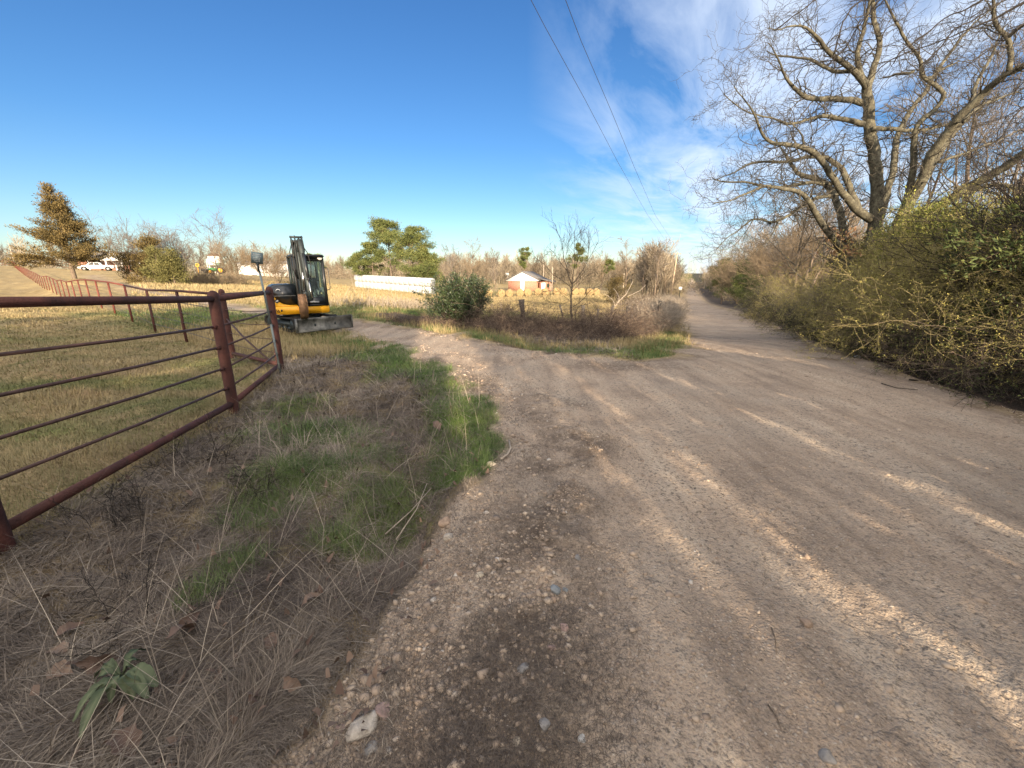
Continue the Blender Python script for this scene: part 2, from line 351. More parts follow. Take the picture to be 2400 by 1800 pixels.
# ------------------------------------------------------------------ ground sheet (road and driveway are cut from the same grid)
def build_ground():
    az = np.concatenate([np.linspace(-62, 62, 620), np.linspace(62, 298, 80)[1:-1]]); az = np.radians(az); na = len(az)
    rr = [0.35]
    while rr[-1] < 12000:
        q = 1.0125 if rr[-1] < 60 else (1.02 if rr[-1] < 500 else 1.2)
        rr.append(rr[-1]*q)
    rr = np.array(rr); nr = len(rr)
    X = (rr[:,None]*np.sin(az)[None]).ravel(); Y = (rr[:,None]*np.cos(az)[None]).ravel()
    Z = height(X, Y)
    z = zones(X, Y); r = z['r']
    soft = np.clip(.12*r/4, .05, 1.5)
    gravel = np.clip(z['sdj']/soft*.5+.5, 0, 1)
    near_edge = (X < 2.5) & (Y < 9)
    debris = np.clip(1-np.abs(z['sdj']-np.where(near_edge & (Y < 5.2), .62, .15))/np.where(near_edge & (Y < 5.2), .42, .35), 0, 1)**.6*np.clip(fbm(X*2.2, Y*2.2, 4, 31)*3.4-1.05, 0, 1)
    jn = gp(1450, 860); debris = np.maximum(debris, np.exp(-((X-jn.x)/1.3)**2-((Y-jn.y)/.5)**2)*.8)
    right = (X > 3.2) & (z['sd'] < .2)
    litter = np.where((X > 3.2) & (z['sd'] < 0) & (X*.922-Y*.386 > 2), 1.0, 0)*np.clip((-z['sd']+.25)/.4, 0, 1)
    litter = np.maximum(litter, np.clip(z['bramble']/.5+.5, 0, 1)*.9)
    verge = (z['pasture'] < 0) & (Y < 10) & (X < 1.5) & (Y > -9)
    straw = np.where(z['pasture'] > 0, .45+.3*np.clip((r-10)/10, 0, 1), np.where(verge, .12, .85))
    straw = np.clip(straw+(fbm(X*.5, Y*.5, 4, 41)-.5)*.8, 0, 1)
    soil = np.clip((fbm(X*.7, Y*.7, 4, 55)-.66)*8, 0, 1)*(z['pasture'] > 0)*.5*(r < 40)
    for (a, b_, rx, ry) in ((190,880,.6,.12),(210,905,.5,.1)):
        c = gp(a, b_); soil = np.maximum(soil, np.exp(-((X-c.x)/rx)**2-((Y-c.y)/ry)**2))
    green = z['green']*(1-litter)
    zone = np.stack([gravel, green, debris, np.ones_like(gravel)], 1).astype(np.float32)
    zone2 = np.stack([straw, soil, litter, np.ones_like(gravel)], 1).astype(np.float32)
    V = np.stack([X, Y, Z], 1)
    i = np.arange(nr-1)[:,None]; j = np.arange(na)[None]; j2 = (j+1) % na
    F = np.stack([i*na+j+0*i, (i+1)*na+j, (i+1)*na+j2, i*na+j2+0*i], -1).reshape(-1, 4)[:, ::-1]
    gf = gravel[F].mean(1) > .5
    cx = X[F].mean(1); cy = Y[F].mean(1)
    a = gp(1172, 990); b_ = gp(1590, 838)
    side = (b_.x-a.x)*(cy-a.y)-(b_.y-a.y)*(cx-a.x)
    drv = gf & (side > 0) & (cx < 4.0+ (cy-8)*-.2)
    road = gf & ~drv
    for name, sel in (('ground', ~gf), ('road', road), ('driveway', drv)):
        f = F[sel]; used, inv = np.unique(f, return_inverse=True); f = inv.reshape(f.shape)
        v = V[used]; zz, zz2 = zone[used], zone2[used]
        if name == 'ground':
            cvi = len(v); ring = np.searchsorted(used, np.arange(na)); ok = used[np.clip(ring, 0, len(used)-1)] == np.arange(na)
        me = faces_mesh(name, v, f, M['ground'], True)
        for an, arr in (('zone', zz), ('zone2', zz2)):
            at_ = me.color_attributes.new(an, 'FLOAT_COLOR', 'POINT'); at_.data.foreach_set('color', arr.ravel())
        o = link(name, me); tag(o, kind='structure')
build_ground()
# ------------------------------------------------------------------ materials of the things
M['rust'] = simple('rusty_pipe_shaded', (.078,.027,.020), .7, .5, 5, 0, .5, 70, .3, col2=(.030,.013,.011))  # near bays: their shade is put into this darker pipe red
M['rust_far'] = simple('red_pipe_sunlit', (.135,.036,.024), .7, .35, 5, 0, .1, 60, .3)  # same fence paint, lighter for the sunlit far bays
M['rod'] = simple('steel_rod', (.075,.040,.034), .6, .4, 12, .2, .2, 90)
M['wire'] = simple('wire', (.10,.09,.085), .55, .2, 5, .6)
M['galv'] = simple('galvanised_post', (.17,.20,.195), .5, .3, 14, .5)
M['sign_back'] = simple('sign_aluminium', (.13,.18,.19), .45, .3, 16, .5)
M['dark_steel'] = simple('dark_steel', (.035,.045,.045), .5, .4, 14, .4)
M['yellow'] = simple('yellow_paint', (.74,.36,.012), .42, .12, 5, 0, 0, 40, .5)
M['black_paint'] = simple('black_paint', (.010,.012,.013), .38, .3, 8, 0, 0, 40, .5)
M['hood'] = simple('hood_plastic', (.012,.016,.021), .30, .2, 6, 0, 0, 40, .6)
M['rubber'] = simple('rubber', (.022,.021,.020), .85, .4, 18, 0, .3, 40, .2)
M['mud_steel'] = simple('worn_blade_steel', (.20,.195,.175), .55, .55, 4, .4, .2, 30, .4, col2=(.028,.031,.031))
M['chrome'] = simple('cylinder_rod', (.5,.5,.48), .25, .1, 5, 1)
M['bucket'] = simple('rusty_bucket', (.15,.085,.045), .6, .5, 12, .3, .2)
M['white_p'] = simple('white_paint', (.80,.79,.75), .6, .08, 3)
M['grey_p'] = simple('grey_part', (.33,.33,.32), .5, .2, 10)
M['seat'] = simple('seat_fabric', (.02,.02,.022), .9, .2, 10)
M['asphalt_roof'] = simple('shingle_roof', (.13,.125,.12), .9, .3, 3)
M['lamp'] = simple('lamp_glass', (.55,.55,.50), .2, .1, 5, .2)
M['green_paint'] = simple('tractor_green', (.03,.16,.04), .5, .2, 5)
M['bleached'] = simple('bleached_wood', (.36,.30,.23), .85, .35, 9, 0, .3)
M['pole_wood'] = simple('pole_wood', (.40,.30,.20), .85, .3, 4, 0, .3)
M['old_wood'] = simple('weathered_post', (.085,.075,.062), .9, .4, 14, 0, .6, 50)
def glass_mat():
    m, t, b, o = new_mat('cab_glass')
    b.inputs['Base Color'].default_value = (.06,.10,.09,1); b.inputs['Roughness'].default_value = .05
    tr = t.n('ShaderNodeBsdfTransparent', i_Color=(.72,.86,.82,1))
    mx = t.n('ShaderNodeMixShader', i_0=.25, i_1=tr.outputs[0], i_2=b.outputs[0]); t.put(o, 'Surface', mx.outputs[0]); return m
M['glass'] = glass_mat()
def brick_mat():
    m, t, b, o = new_mat('brick_wall'); g = t.n('ShaderNodeTexCoord').outputs['Object']
    br = t.n('ShaderNodeTexBrick'); t.put(br, 'Vector', t.mapping(g, rot=(R(90),0,0))); br.inputs['Scale'].default_value = 4
    br.inputs['Color1'].default_value = (.36,.13,.07,1); br.inputs['Color2'].default_value = (.27,.10,.06,1); br.inputs['Mortar'].default_value = (.4,.33,.27,1)
    t.put(b, 'Base Color', br.outputs[0]); b.inputs['Roughness'].default_value = .9; return m
M['brick'] = brick_mat()
def bark_mat(name, c1, c2, c3, sc=9):
    m, t, b, o = new_mat(name); g = t.n('ShaderNodeNewGeometry').outputs['Position']
    n = t.noise(g, sc, 5, .65); n2 = t.noise(t.mapping(g, scale=(3,3,.5)), sc*3, 4, .6)
    c = t.ramp(n, [(.36, c1), (.5, c2), (.64, c3)]); c = t.mix(.5, c, t.ramp(n2, [(.35, c1), (.65, c3)]))
    t.put(b, 'Base Color', c); b.inputs['Roughness'].default_value = .9; b.inputs['Specular IOR Level'].default_value = .2
    bp = t.n('ShaderNodeBump', i_Strength=.7, i_Distance=.02, i_Height=n2); t.put(b, 'Normal', bp.outputs[0]); return m
M['oak_bark'] = bark_mat('lichen_bark', (.022,.019,.016), (.070,.062,.045), (.19,.18,.125))
M['oak_twig'] = bark_mat('oak_twig', (.025,.021,.017), (.060,.052,.040), (.12,.108,.08), 14)
M['dark_bark'] = bark_mat('dark_bark', (.010,.009,.008), (.026,.022,.018), (.05,.042,.034))
M['bark'] = bark_mat('bark', (.075,.055,.04), (.15,.115,.085), (.24,.19,.14))
M['twig_tan'] = bark_mat('tan_twig', (.10,.073,.047), (.19,.145,.095), (.29,.23,.15), 5)
M['vine_twig'] = bark_mat('vine_twig', (.10,.08,.038), (.21,.172,.082), (.34,.285,.145), 4)
M['twig_grey'] = bark_mat('grey_twig', (.07,.06,.052), (.14,.12,.102), (.21,.18,.15), 5)
M['briar'] = tinted('briar_stems', [(.2,(.030,.020,.018)),(.5,(.090,.064,.050)),(.8,(.24,.18,.125))], .8, 2.0, .35)
M['straw'] = tinted('dead_grass', [(.12,(.036,.028,.024)),(.38,(.115,.092,.074)),(.6,(.235,.195,.150)),(.88,(.50,.43,.33))], .8, 1.2, .4)
M['grassg'] = tinted('green_grass', [(.2,(.04,.075,.018)),(.5,(.095,.142,.042)),(.8,(.22,.255,.09))], .6, 1.6, .4, .3, .25)
M['past'] = tinted('pasture_grass', [(.12,(.045,.060,.018)),(.38,(.125,.125,.048)),(.58,(.24,.19,.095)),(.85,(.42,.33,.175))], .75, .9, .55)
M['cedar_g'] = tinted('cedar_green', [(.2,(.022,.035,.012)),(.5,(.065,.085,.025)),(.8,(.15,.16,.045))], .8, 1.0, .45)
M['cedar_y'] = tinted('cedar_yellow_green', [(.2,(.05,.065,.016)),(.5,(.17,.19,.042)),(.8,(.38,.38,.09))], .8, .8, .45)
M['cedar_b'] = tinted('cedar_bronze', [(.2,(.035,.030,.011)),(.5,(.10,.075,.026)),(.8,(.19,.135,.05))], .8, .35, .5)
M['cedar_o'] = tinted('cedar_olive', [(.2,(.035,.038,.012)),(.5,(.105,.10,.032)),(.8,(.20,.18,.065))], .8, .4, .45)
M['pine'] = tinted('pine_needles', [(.2,(.030,.045,.015)),(.5,(.085,.105,.03)),(.8,(.19,.19,.06))], .8, .25, .4)
M['vine'] = tinted('olive_vine', [(.2,(.08,.075,.018)),(.5,(.29,.26,.065)),(.8,(.52,.45,.15))], .8, .9, .4)
M['privet'] = tinted('glossy_leaf', [(.2,(.010,.018,.008)),(.5,(.024,.042,.014)),(.85,(.07,.10,.032))], .45, 2, .3, .5)
M['leaf_brown'] = tinted('fallen_leaf', [(.2,(.06,.038,.028)),(.5,(.115,.075,.055)),(.85,(.20,.14,.10))], .7, 3, .4)
M['pebble'] = tinted('pebbles', [(.1,(.13,.10,.08)),(.4,(.27,.205,.15)),(.65,(.38,.30,.22)),(.85,(.42,.38,.33)),(1,(.62,.58,.52))], .8, 6, .25)
M['weed'] = tinted('weed_leaf', [(.2,(.045,.060,.028)),(.5,(.095,.118,.058)),(.85,(.21,.23,.13))], .6, 8, .4, .35, .15)

# ------------------------------------------------------------------ shape helpers
class Tubes:
    def __init__(s): s.g = []
    def addm(s, P, Rd, k=4, tint=None):
        P = np.asarray(P, float); Rd = np.asarray(Rd, float)
        if len(P): s.g.append((P, Rd, k, np.random.default_rng(len(P)).random(len(P)) if tint is None else np.broadcast_to(tint, (len(P),))))
    def add(s, P, Rd, k=8, cap=True, tint=None):
        P = np.asarray(P, float); Rd = np.broadcast_to(np.asarray(Rd, float), (len(P),)).copy()
        if cap:
            P = np.vstack([P[:1], P, P[-1:]]); Rd = np.concatenate([[1e-5], Rd, [1e-5]])
            P[0] -= (P[2]-P[1])*1e-4; P[-1] += (P[-2]-P[-3])*1e-4
        s.addm(P[None], Rd[None], k, tint)
    def data(s):
        VV, FF, TT, off = [], [], [], 0
        for P, Rd, k, tn in s.g:
            m, n, _ = P.shape
            T = np.gradient(P, axis=1); T /= np.linalg.norm(T, axis=2, keepdims=True)+1e-12
            mt = T.mean(1); ref = np.where((np.abs(mt[:,2]) > .8)[:,None], np.array([[1.,0,0]]), np.array([[0,0,1.]]))
            A = np.cross(T, ref[:,None,:]); A /= np.linalg.norm(A, axis=2, keepdims=True)+1e-12
            B = np.cross(T, A)
            th = np.arange(k)*2*math.pi/k
            V = P[:,:,None]+Rd[:,:,None,None]*(A[:,:,None]*np.cos(th)[None,None,:,None]+B[:,:,None]*np.sin(th)[None,None,:,None])
            VV.append(V.reshape(-1,3)); TT.append(np.repeat(tn, n*k))
            i = np.arange(m)[:,None,None]*n*k; j = np.arange(n-1)[None,:,None]*k; q = np.arange(k)[None,None]; q2 = (q+1) % k
            F = np.stack([i+j+q, i+j+q2, i+j+k+q2, i+j+k+q], -1).reshape(-1,4)+off
            FF.append(F); off += m*n*k
        return np.vstack(VV), np.vstack(FF), np.concatenate(TT)
    def mesh(s, name, mat, smooth=True):
        V, F, T = s.data(); return faces_mesh(name, V, F, mat, smooth, T)
def norm(v): return v/(np.linalg.norm(v, axis=-1, keepdims=True)+1e-12)
def rnd_perp(D, rng):
    v = rng.normal(size=D.shape); v -= (v*D).sum(-1, keepdims=True)*D; return norm(v)
def run(P0, D0, L, R0, nseg, wob, up, rng, taper=.35):
    m = len(P0); P = np.zeros((m, nseg+1, 3)); D = np.zeros((m, nseg+1, 3)); P[:,0] = P0; D[:,0] = norm(D0)
    for i in range(nseg):
        d = D[:,i]+wob*rng.normal(size=(m,3))+np.array([0,0,up]); D[:,i+1] = norm(d)
        P[:,i+1] = P[:,i]+D[:,i+1]*(L/nseg)[:,None]
    t = np.linspace(0, 1, nseg+1); Rd = R0[:,None]*(1-(1-taper)*t[None])
    return P, D, Rd
def spawn(P, D, Rd, L, nch, tmin, ang, ratio, rng, rr=.6, out=None, minr=0.0):
    m, n, _ = P.shape; idx = np.repeat(np.arange(m), nch); t = tmin+(1-tmin)*rng.random(len(idx))
    f = t*(n-1); i0 = np.minimum(f.astype(int), n-2); fr = (f-i0)[:,None]
    p = P[idx,i0]*(1-fr)+P[idx,i0+1]*fr; d = D[idx,i0+1]; r = Rd[idx,i0]
    a = ang*(.7+.6*rng.random(len(idx)))[:,None]
    v = rnd_perp(d, rng); 
    if out is not None: v = norm(v+np.array(out)); 
    nd = norm(np.cos(a)*d+np.sin(a)*v)
    ln = L[idx]*ratio*(.6+.8*rng.random(len(idx)))*(1.15-.5*t)
    return p, nd, ln, np.maximum(r*rr, minr)
class Leaves:
    def __init__(s): s.P=[]; s.D=[]; s.L=[]; s.W=[]; s.T=[]
    def add(s, P, D, L, W, T):
        n = len(P); s.P.append(P); s.D.append(norm(D)); s.L.append(np.broadcast_to(L,(n,))); s.W.append(np.broadcast_to(W,(n,))); s.T.append(np.broadcast_to(T,(n,)))
    def mesh(s, name, mat, rng):
        P = np.vstack(s.P); D = np.vstack(s.D); L = np.concatenate(s.L)[:,None]; W = np.concatenate(s.W)[:,None]; T = np.concatenate(s.T)
        S = rnd_perp(D, rng); n = len(P)
        V = np.stack([P, P+D*L*.5+S*W*.5, P+D*L, P+D*L*.5-S*W*.5], 1).reshape(-1,3)
        F = np.arange(n*4).reshape(n,4); return faces_mesh(name, V, F, mat, False, np.repeat(np.clip(T,0,1), 4))

# --- tree builders: each returns {part_name: mesh}; origin at the foot of the tree
def bare_tree_meshes(seed, H=8.0, spread=.9, lean=(0,0), r0=None, lv=(9,6,5), tw=.012, mat='twig_grey', barkm='bark', wob=.12, stems=1, tmin=.3, up=.06, ang=.75, ratio=.45, lit=0):
    rng = np.random.default_rng(seed); T = Tubes(); C = Tubes(); r0 = r0 or H*.014
    if stems == 1:
        P0 = np.zeros((1,3)); D0 = np.array([[lean[0], lean[1], 1.]]); L0 = np.array([H]); R0 = np.array([r0])
    else:
        P0 = rng.normal(size=(stems,3))*[.12,.12,0]*H*.12; D0 = np.stack([rng.normal(size=stems)*.35*spread+lean[0], rng.normal(size=stems)*.35*spread+lean[1], np.ones(stems)], 1)
        L0 = H*(.7+.35*rng.random(stems)); R0 = r0*(.5+.4*rng.random(stems))
    P, D, Rd = run(P0, D0, L0, R0, 12, wob*.5, .03, rng, .12); P[:,0,2] -= .15
    T.addm(P, Rd, 8)
    a = spawn(P, D, Rd, L0, lv[0], tmin, ang, ratio*spread, rng, .55)
    P, D, Rd = run(*a, 7, wob, up, rng, .2); C.addm(P, np.maximum(Rd, tw*.8), 5)
    b = spawn(P, D, Rd, a[2], lv[1], .2, .7, .5, rng, .5)
    P2_, D2, Rd2 = run(*b, 5, wob*1.3, up*.7, rng, .3); C.addm(P2_, np.maximum(Rd2, tw*.6), 4)
    c = spawn(P2_, D2, Rd2, b[2], lv[2], .15, .7, .55, rng, .5)
    P3, D3, Rd3 = run(*c, 3, wob*1.4, up*.5, rng, .4); C.addm(P3, np.maximum(Rd3*.9, tw*.4), 3)
    if len(lv) > 3:
        d = spawn(P3, D3, Rd3, c[2], lv[3], .2, .7, .6, rng, .6)
        P4, D4, Rd4 = run(*d, 2, wob*1.4, up*.4, rng, .4); C.addm(P4, np.maximum(Rd4*.8, tw*.3), 3)
    return {'trunk': T.mesh('trunk', M[barkm]), 'crown': C.mesh('crown', M[mat])}
def cedar_meshes(seed, H=4.0, W=1.6, mat='cedar_g', leaf=.11, n=9000, base=.06, pw=.75, limbs=46, shape='cone', droop=0.0, flat=.16, open_=.0, barkm='bark'):
    """juniper: limbs that sweep up and out, carrying ragged sprays"""
    rng = np.random.default_rng(seed); T = Tubes(); C = Leaves()
    P, D, Rd = run(np.zeros((1,3)), np.array([[rng.normal()*.05, rng.normal()*.05, 1.]]), np.array([H*.97]), np.array([H*.02+.02]), 10, .03, .03, rng, .1); P[:,0,2] -= .15
    T.addm(P, Rd, 8); tr = P[0]
    t = base+(1-base)*rng.random(limbs)**.9; az = rng.random(limbs)*6.283
    if shape == 'cone': ln = W*(1.03-t)**pw*(.55+.6*rng.random(limbs))
    else: ln = W*np.sqrt(np.clip(1-((t-.45)/.6)**2, .05, 1))*(.6+.5*rng.random(limbs))
    f = t*10; i0 = np.minimum(f.astype(int), 9); p = tr[i0]+(tr[i0+1]-tr[i0])*(f-i0)[:,None]
    d = np.stack([np.cos(az), np.sin(az), .15+.5*t-droop], 1)
    LP, LD, LR = run(p, d, ln, np.full(limbs, .012*H*.35+.006), 6, .10, .05-droop*.1, rng, .2); T.addm(LP, LR, 4)
    sub = spawn(LP, LD, LR, ln, 5, .25, .7, .42, rng, .5); SP, SD, SR = run(*sub, 3, .15, .04, rng, .3); T.addm(SP, SR, 3)
    # sprays along limbs and side shoots
    def sprays(P_, D_, cnt, tm):
        m = len(P_); wl = np.linalg.norm(P_[:,-1]-P_[:,0], axis=1)**1.2; idx = rng.choice(m, cnt, p=wl/wl.sum()); tt = tm+(1-tm)*rng.random(cnt)**.7; ns = P_.shape[1]
        ff = tt*(ns-1); k = np.minimum(ff.astype(int), ns-2); q = P_[idx,k]+(P_[idx,k+1]-P_[idx,k])*(ff-k)[:,None]
        dd = D_[idx,k+1]; return q, dd, rng.random(m)[idx]
    for (A, B, cnt, tm) in ((LP, LD, int(n*.45), .3), (SP, SD, int(n*.55), .1)):
        q, dd, lt = sprays(A, B, cnt, tm); g = rng.normal(size=q.shape)
        q = q+g*leaf*np.array([1.1,1.1,flat*5])
        C.add(q, norm(dd+.75*rng.normal(size=q.shape)+[0,0,.35]), leaf*(.6+.9*rng.random(cnt)), leaf*.30*(.6+.8*rng.random(cnt)), .5*lt+.5*rng.random(cnt))
    return {'trunk': T.mesh('trunk', M[barkm]), 'crown': C.mesh('crown', M[mat], rng)}
def pine_meshes(seed, H=14., W=4., first=.35, n=16000, leaf=.35, limbs=26, mat='pine', lean=0):
    rng = np.random.default_rng(seed); T = Tubes(); C = Leaves()
    P, D, Rd = run(np.zeros((1,3)), np.array([[lean,0,1.]]), np.array([H*.96]), np.array([H*.018]), 12, .03, .03, rng, .18); P[:,0,2] -= .3
    T.addm(P, Rd, 8); tr = P[0]; t = first+(1-first)*rng.random(limbs)**.8; az = rng.random(limbs)*6.283
    ln = W*np.sqrt(np.clip(1.04-((t-first)/(1-first))**2.2, .05, 1))*(.45+.7*rng.random(limbs))
    f = t*12; i0 = np.minimum(f.astype(int), 11); p = tr[i0]+(tr[i0+1]-tr[i0])*(f-i0)[:,None]
    LP, LD, LR = run(p, np.stack([np.cos(az), np.sin(az), .15+.35*t], 1), ln, np.full(limbs, H*.0055), 6, .14, .03, rng, .3); T.addm(LP, LR, 5)
    s = spawn(LP, LD, LR, ln, 6, .3, .8, .38, rng, .5); SP, SD, SR = run(*s, 3, .2, .08, rng, .3); T.addm(SP, SR, 3)
    ends = np.vstack([SP[:,-1], SP[:,-2], LP[:,-1]]); ct = rng.random(len(ends)); idx = rng.integers(0, len(ends), n)
    g = rng.normal(size=(n,3))*np.array([.45,.45,.20])*W*.2
    C.add(ends[idx]+g, norm(rng.normal(size=(n,3))+[0,0,.7]), leaf*(.6+.8*rng.random(n)), leaf*.22, .45*ct[idx]+.55*rng.random(n))
    return {'trunk': T.mesh('trunk', M['bark']), 'crown': C.mesh('crown', M[mat], rng)}
def tangle_meshes(seed, H=2.4, W=1.5, stems=46, lv=(7,6), leafn=5000, leaf=.035, mat='vine', tmat='twig_tan', r=.008, droop=.10, tw=.0028, spread=.55, smat=None):
    """arching, cross-woven shrub"""
    rng = np.random.default_rng(seed); C = Tubes(); S = Tubes()
    P0 = np.concatenate([rng.normal(size=(stems,2))*W*.33, np.zeros((stems,1))-.1], 1)
    D0 = np.concatenate([rng.normal(size=(stems,2))*spread+P0[:,:2]*.35, np.ones((stems,1))], 1); L0 = H*(.75+.6*rng.random(stems))
    P, D, Rd = run(P0, D0, L0, r*(.5+.9*rng.random(stems)), 9, .14, -droop*.6, rng, .25); S.addm(P, Rd, 4)
    a = spawn(P, D, Rd, L0, lv[0], .2, .9, .42, rng, .55); P1, D1, R1 = run(*a, 5, .25, -droop*.3, rng, .35); C.addm(P1, np.maximum(R1, tw), 3)
    b = spawn(P1, D1, R1, a[2], lv[1], .1, .9, .45, rng, .6); P2_, D2, R2 = run(*b, 3, .3, 0, rng, .4); C.addm(P2_, np.maximum(R2*.8, tw*.7), 3)
    out = {'stems': S.mesh('stems', M[smat or tmat])}
    cm = C.mesh('twigs', M[tmat]); out['twigs'] = cm
    if leafn:
        Lf = Leaves(); idx = rng.integers(0, len(P2_), leafn); k = rng.integers(1, 4, leafn); q = P2_[idx,k]+rng.normal(size=(leafn,3))*leaf*.8
        Lf.add(q, rng.normal(size=(leafn,3))+[0,0,.3], leaf*(.6+.9*rng.random(leafn)), leaf*.5, .45*rng.random(len(P2_))[idx]+.55*rng.random(leafn))
        out['foliage'] = Lf.mesh('foliage', M[mat], rng)
    return out
def place(name, meshes, loc, label, cat='tree', group=None, rz=0.0, s=1.0, sz=None):
    root = empty(name, loc, rz); root.scale = (s, s, sz if sz else s); tag(root, label, cat, group)
    for k, me in meshes.items(): link(k, me, root)
    return root
def on_ground(px, py, Y=None):
    v = gp(px, py) if Y is None else at(px, py, Y)
    return Vector((v.x, v.y, hz(v.x, v.y)))
def col_at(px, Y):                       # ground point in the direction of column px, Y metres out
    v = at(px, 640, Y); return Vector((v.x, Y, hz(v.x, Y)))

# ------------------------------------------------------------------ hard-surface helpers
class MB:
    """collects boxes, prisms and tubes, bakes a transform, links as one mesh"""
    def __init__(s): s.V=[]; s.F=[]; s.n=0
    def raw(s, V, F):
        s.V.append(np.asarray(V, float)); s.F += [[i+s.n for i in f] for f in F]; s.n += len(V); return s
    def box(s, c, d, bev=.0, rot=None):
        """box with chamfered edges; c centre, d full sizes"""
        hx, hy, hz_ = [q/2 for q in d]; b = min(bev, hx*.9, hy*.9, hz_*.9)
        if b <= 0:
            V = [(x,y,z) for x in (-hx,hx) for y in (-hy,hy) for z in (-hz_,hz_)]
            F = [(0,1,3,2),(4,6,7,5),(0,4,5,1),(2,3,7,6),(0,2,6,4),(1,5,7,3)]
        else:
            bm = bmesh.new(); bmesh.ops.create_cube(bm, size=1)
            for v in bm.verts: v.co = Vector((v.co.x*2*hx, v.co.y*2*hy, v.co.z*2*hz_))
            bmesh.ops.bevel(bm, geom=list(bm.edges), offset=b, segments=2, affect='EDGES')
            bm.verts.ensure_lookup_table(); V = [tuple(v.co) for v in bm.verts]; F = [[v.index for v in f.verts] for f in bm.faces]; bm.free()
        V = np.array(V, float)
        if rot is not None: V = V@np.array(rot).T
        return s.raw(V+np.array(c), F)
    def prism(s, prof, x0, x1, axis='x'):
        """extrude a (a,b) profile along an axis"""
        n = len(prof); V = []
        for x in (x0, x1):
            for a, b in prof: V.append((x,a,b) if axis == 'x' else ((a,x,b) if axis == 'y' else (a,b,x)))
        F = [list(range(n))[::-1], list(range(n, 2*n))]+[[i, (i+1) % n, n+(i+1) % n, n+i] for i in range(n)]
        return s.raw(V, F)
    def tube(s, P, r, k=10):
        t = Tubes(); t.add(P, r, k); V, F, _ = t.data(); return s.raw(V, F.tolist())
    def cyl(s, a, b, r, k=16): return s.tube([a, b], r, k)
    def build(s, name, mat, parent=None, smooth=False, xf=None):
        V = np.vstack(s.V)
        if xf is not None: V = xf(V)
        F = s.F; tot = [len(f) for f in F]; st = np.concatenate([[0], np.cumsum(tot)[:-1]]); lp = [i for f in F for i in f]
        me = np_mesh(name, V, np.array(lp), st, np.array(tot), M[mat] if isinstance(mat, str) else mat, smooth)
        bm = bmesh.new(); bm.from_mesh(me); bmesh.ops.recalc_face_normals(bm, faces=bm.faces); bm.to_mesh(me); bm.free()
        return link(name, me, parent)
def rotz(a):
    c, s = math.cos(a), math.sin(a); return np.array([[c,-s,0],[s,c,0],[0,0,1]])
def rotx(a):
    c, s = math.cos(a), math.sin(a); return np.array([[1,0,0],[0,c,-s],[0,s,c]])
def roty(a):
    c, s = math.cos(a), math.sin(a); return np.array([[c,0,s],[0,1,0],[-s,0,c]])
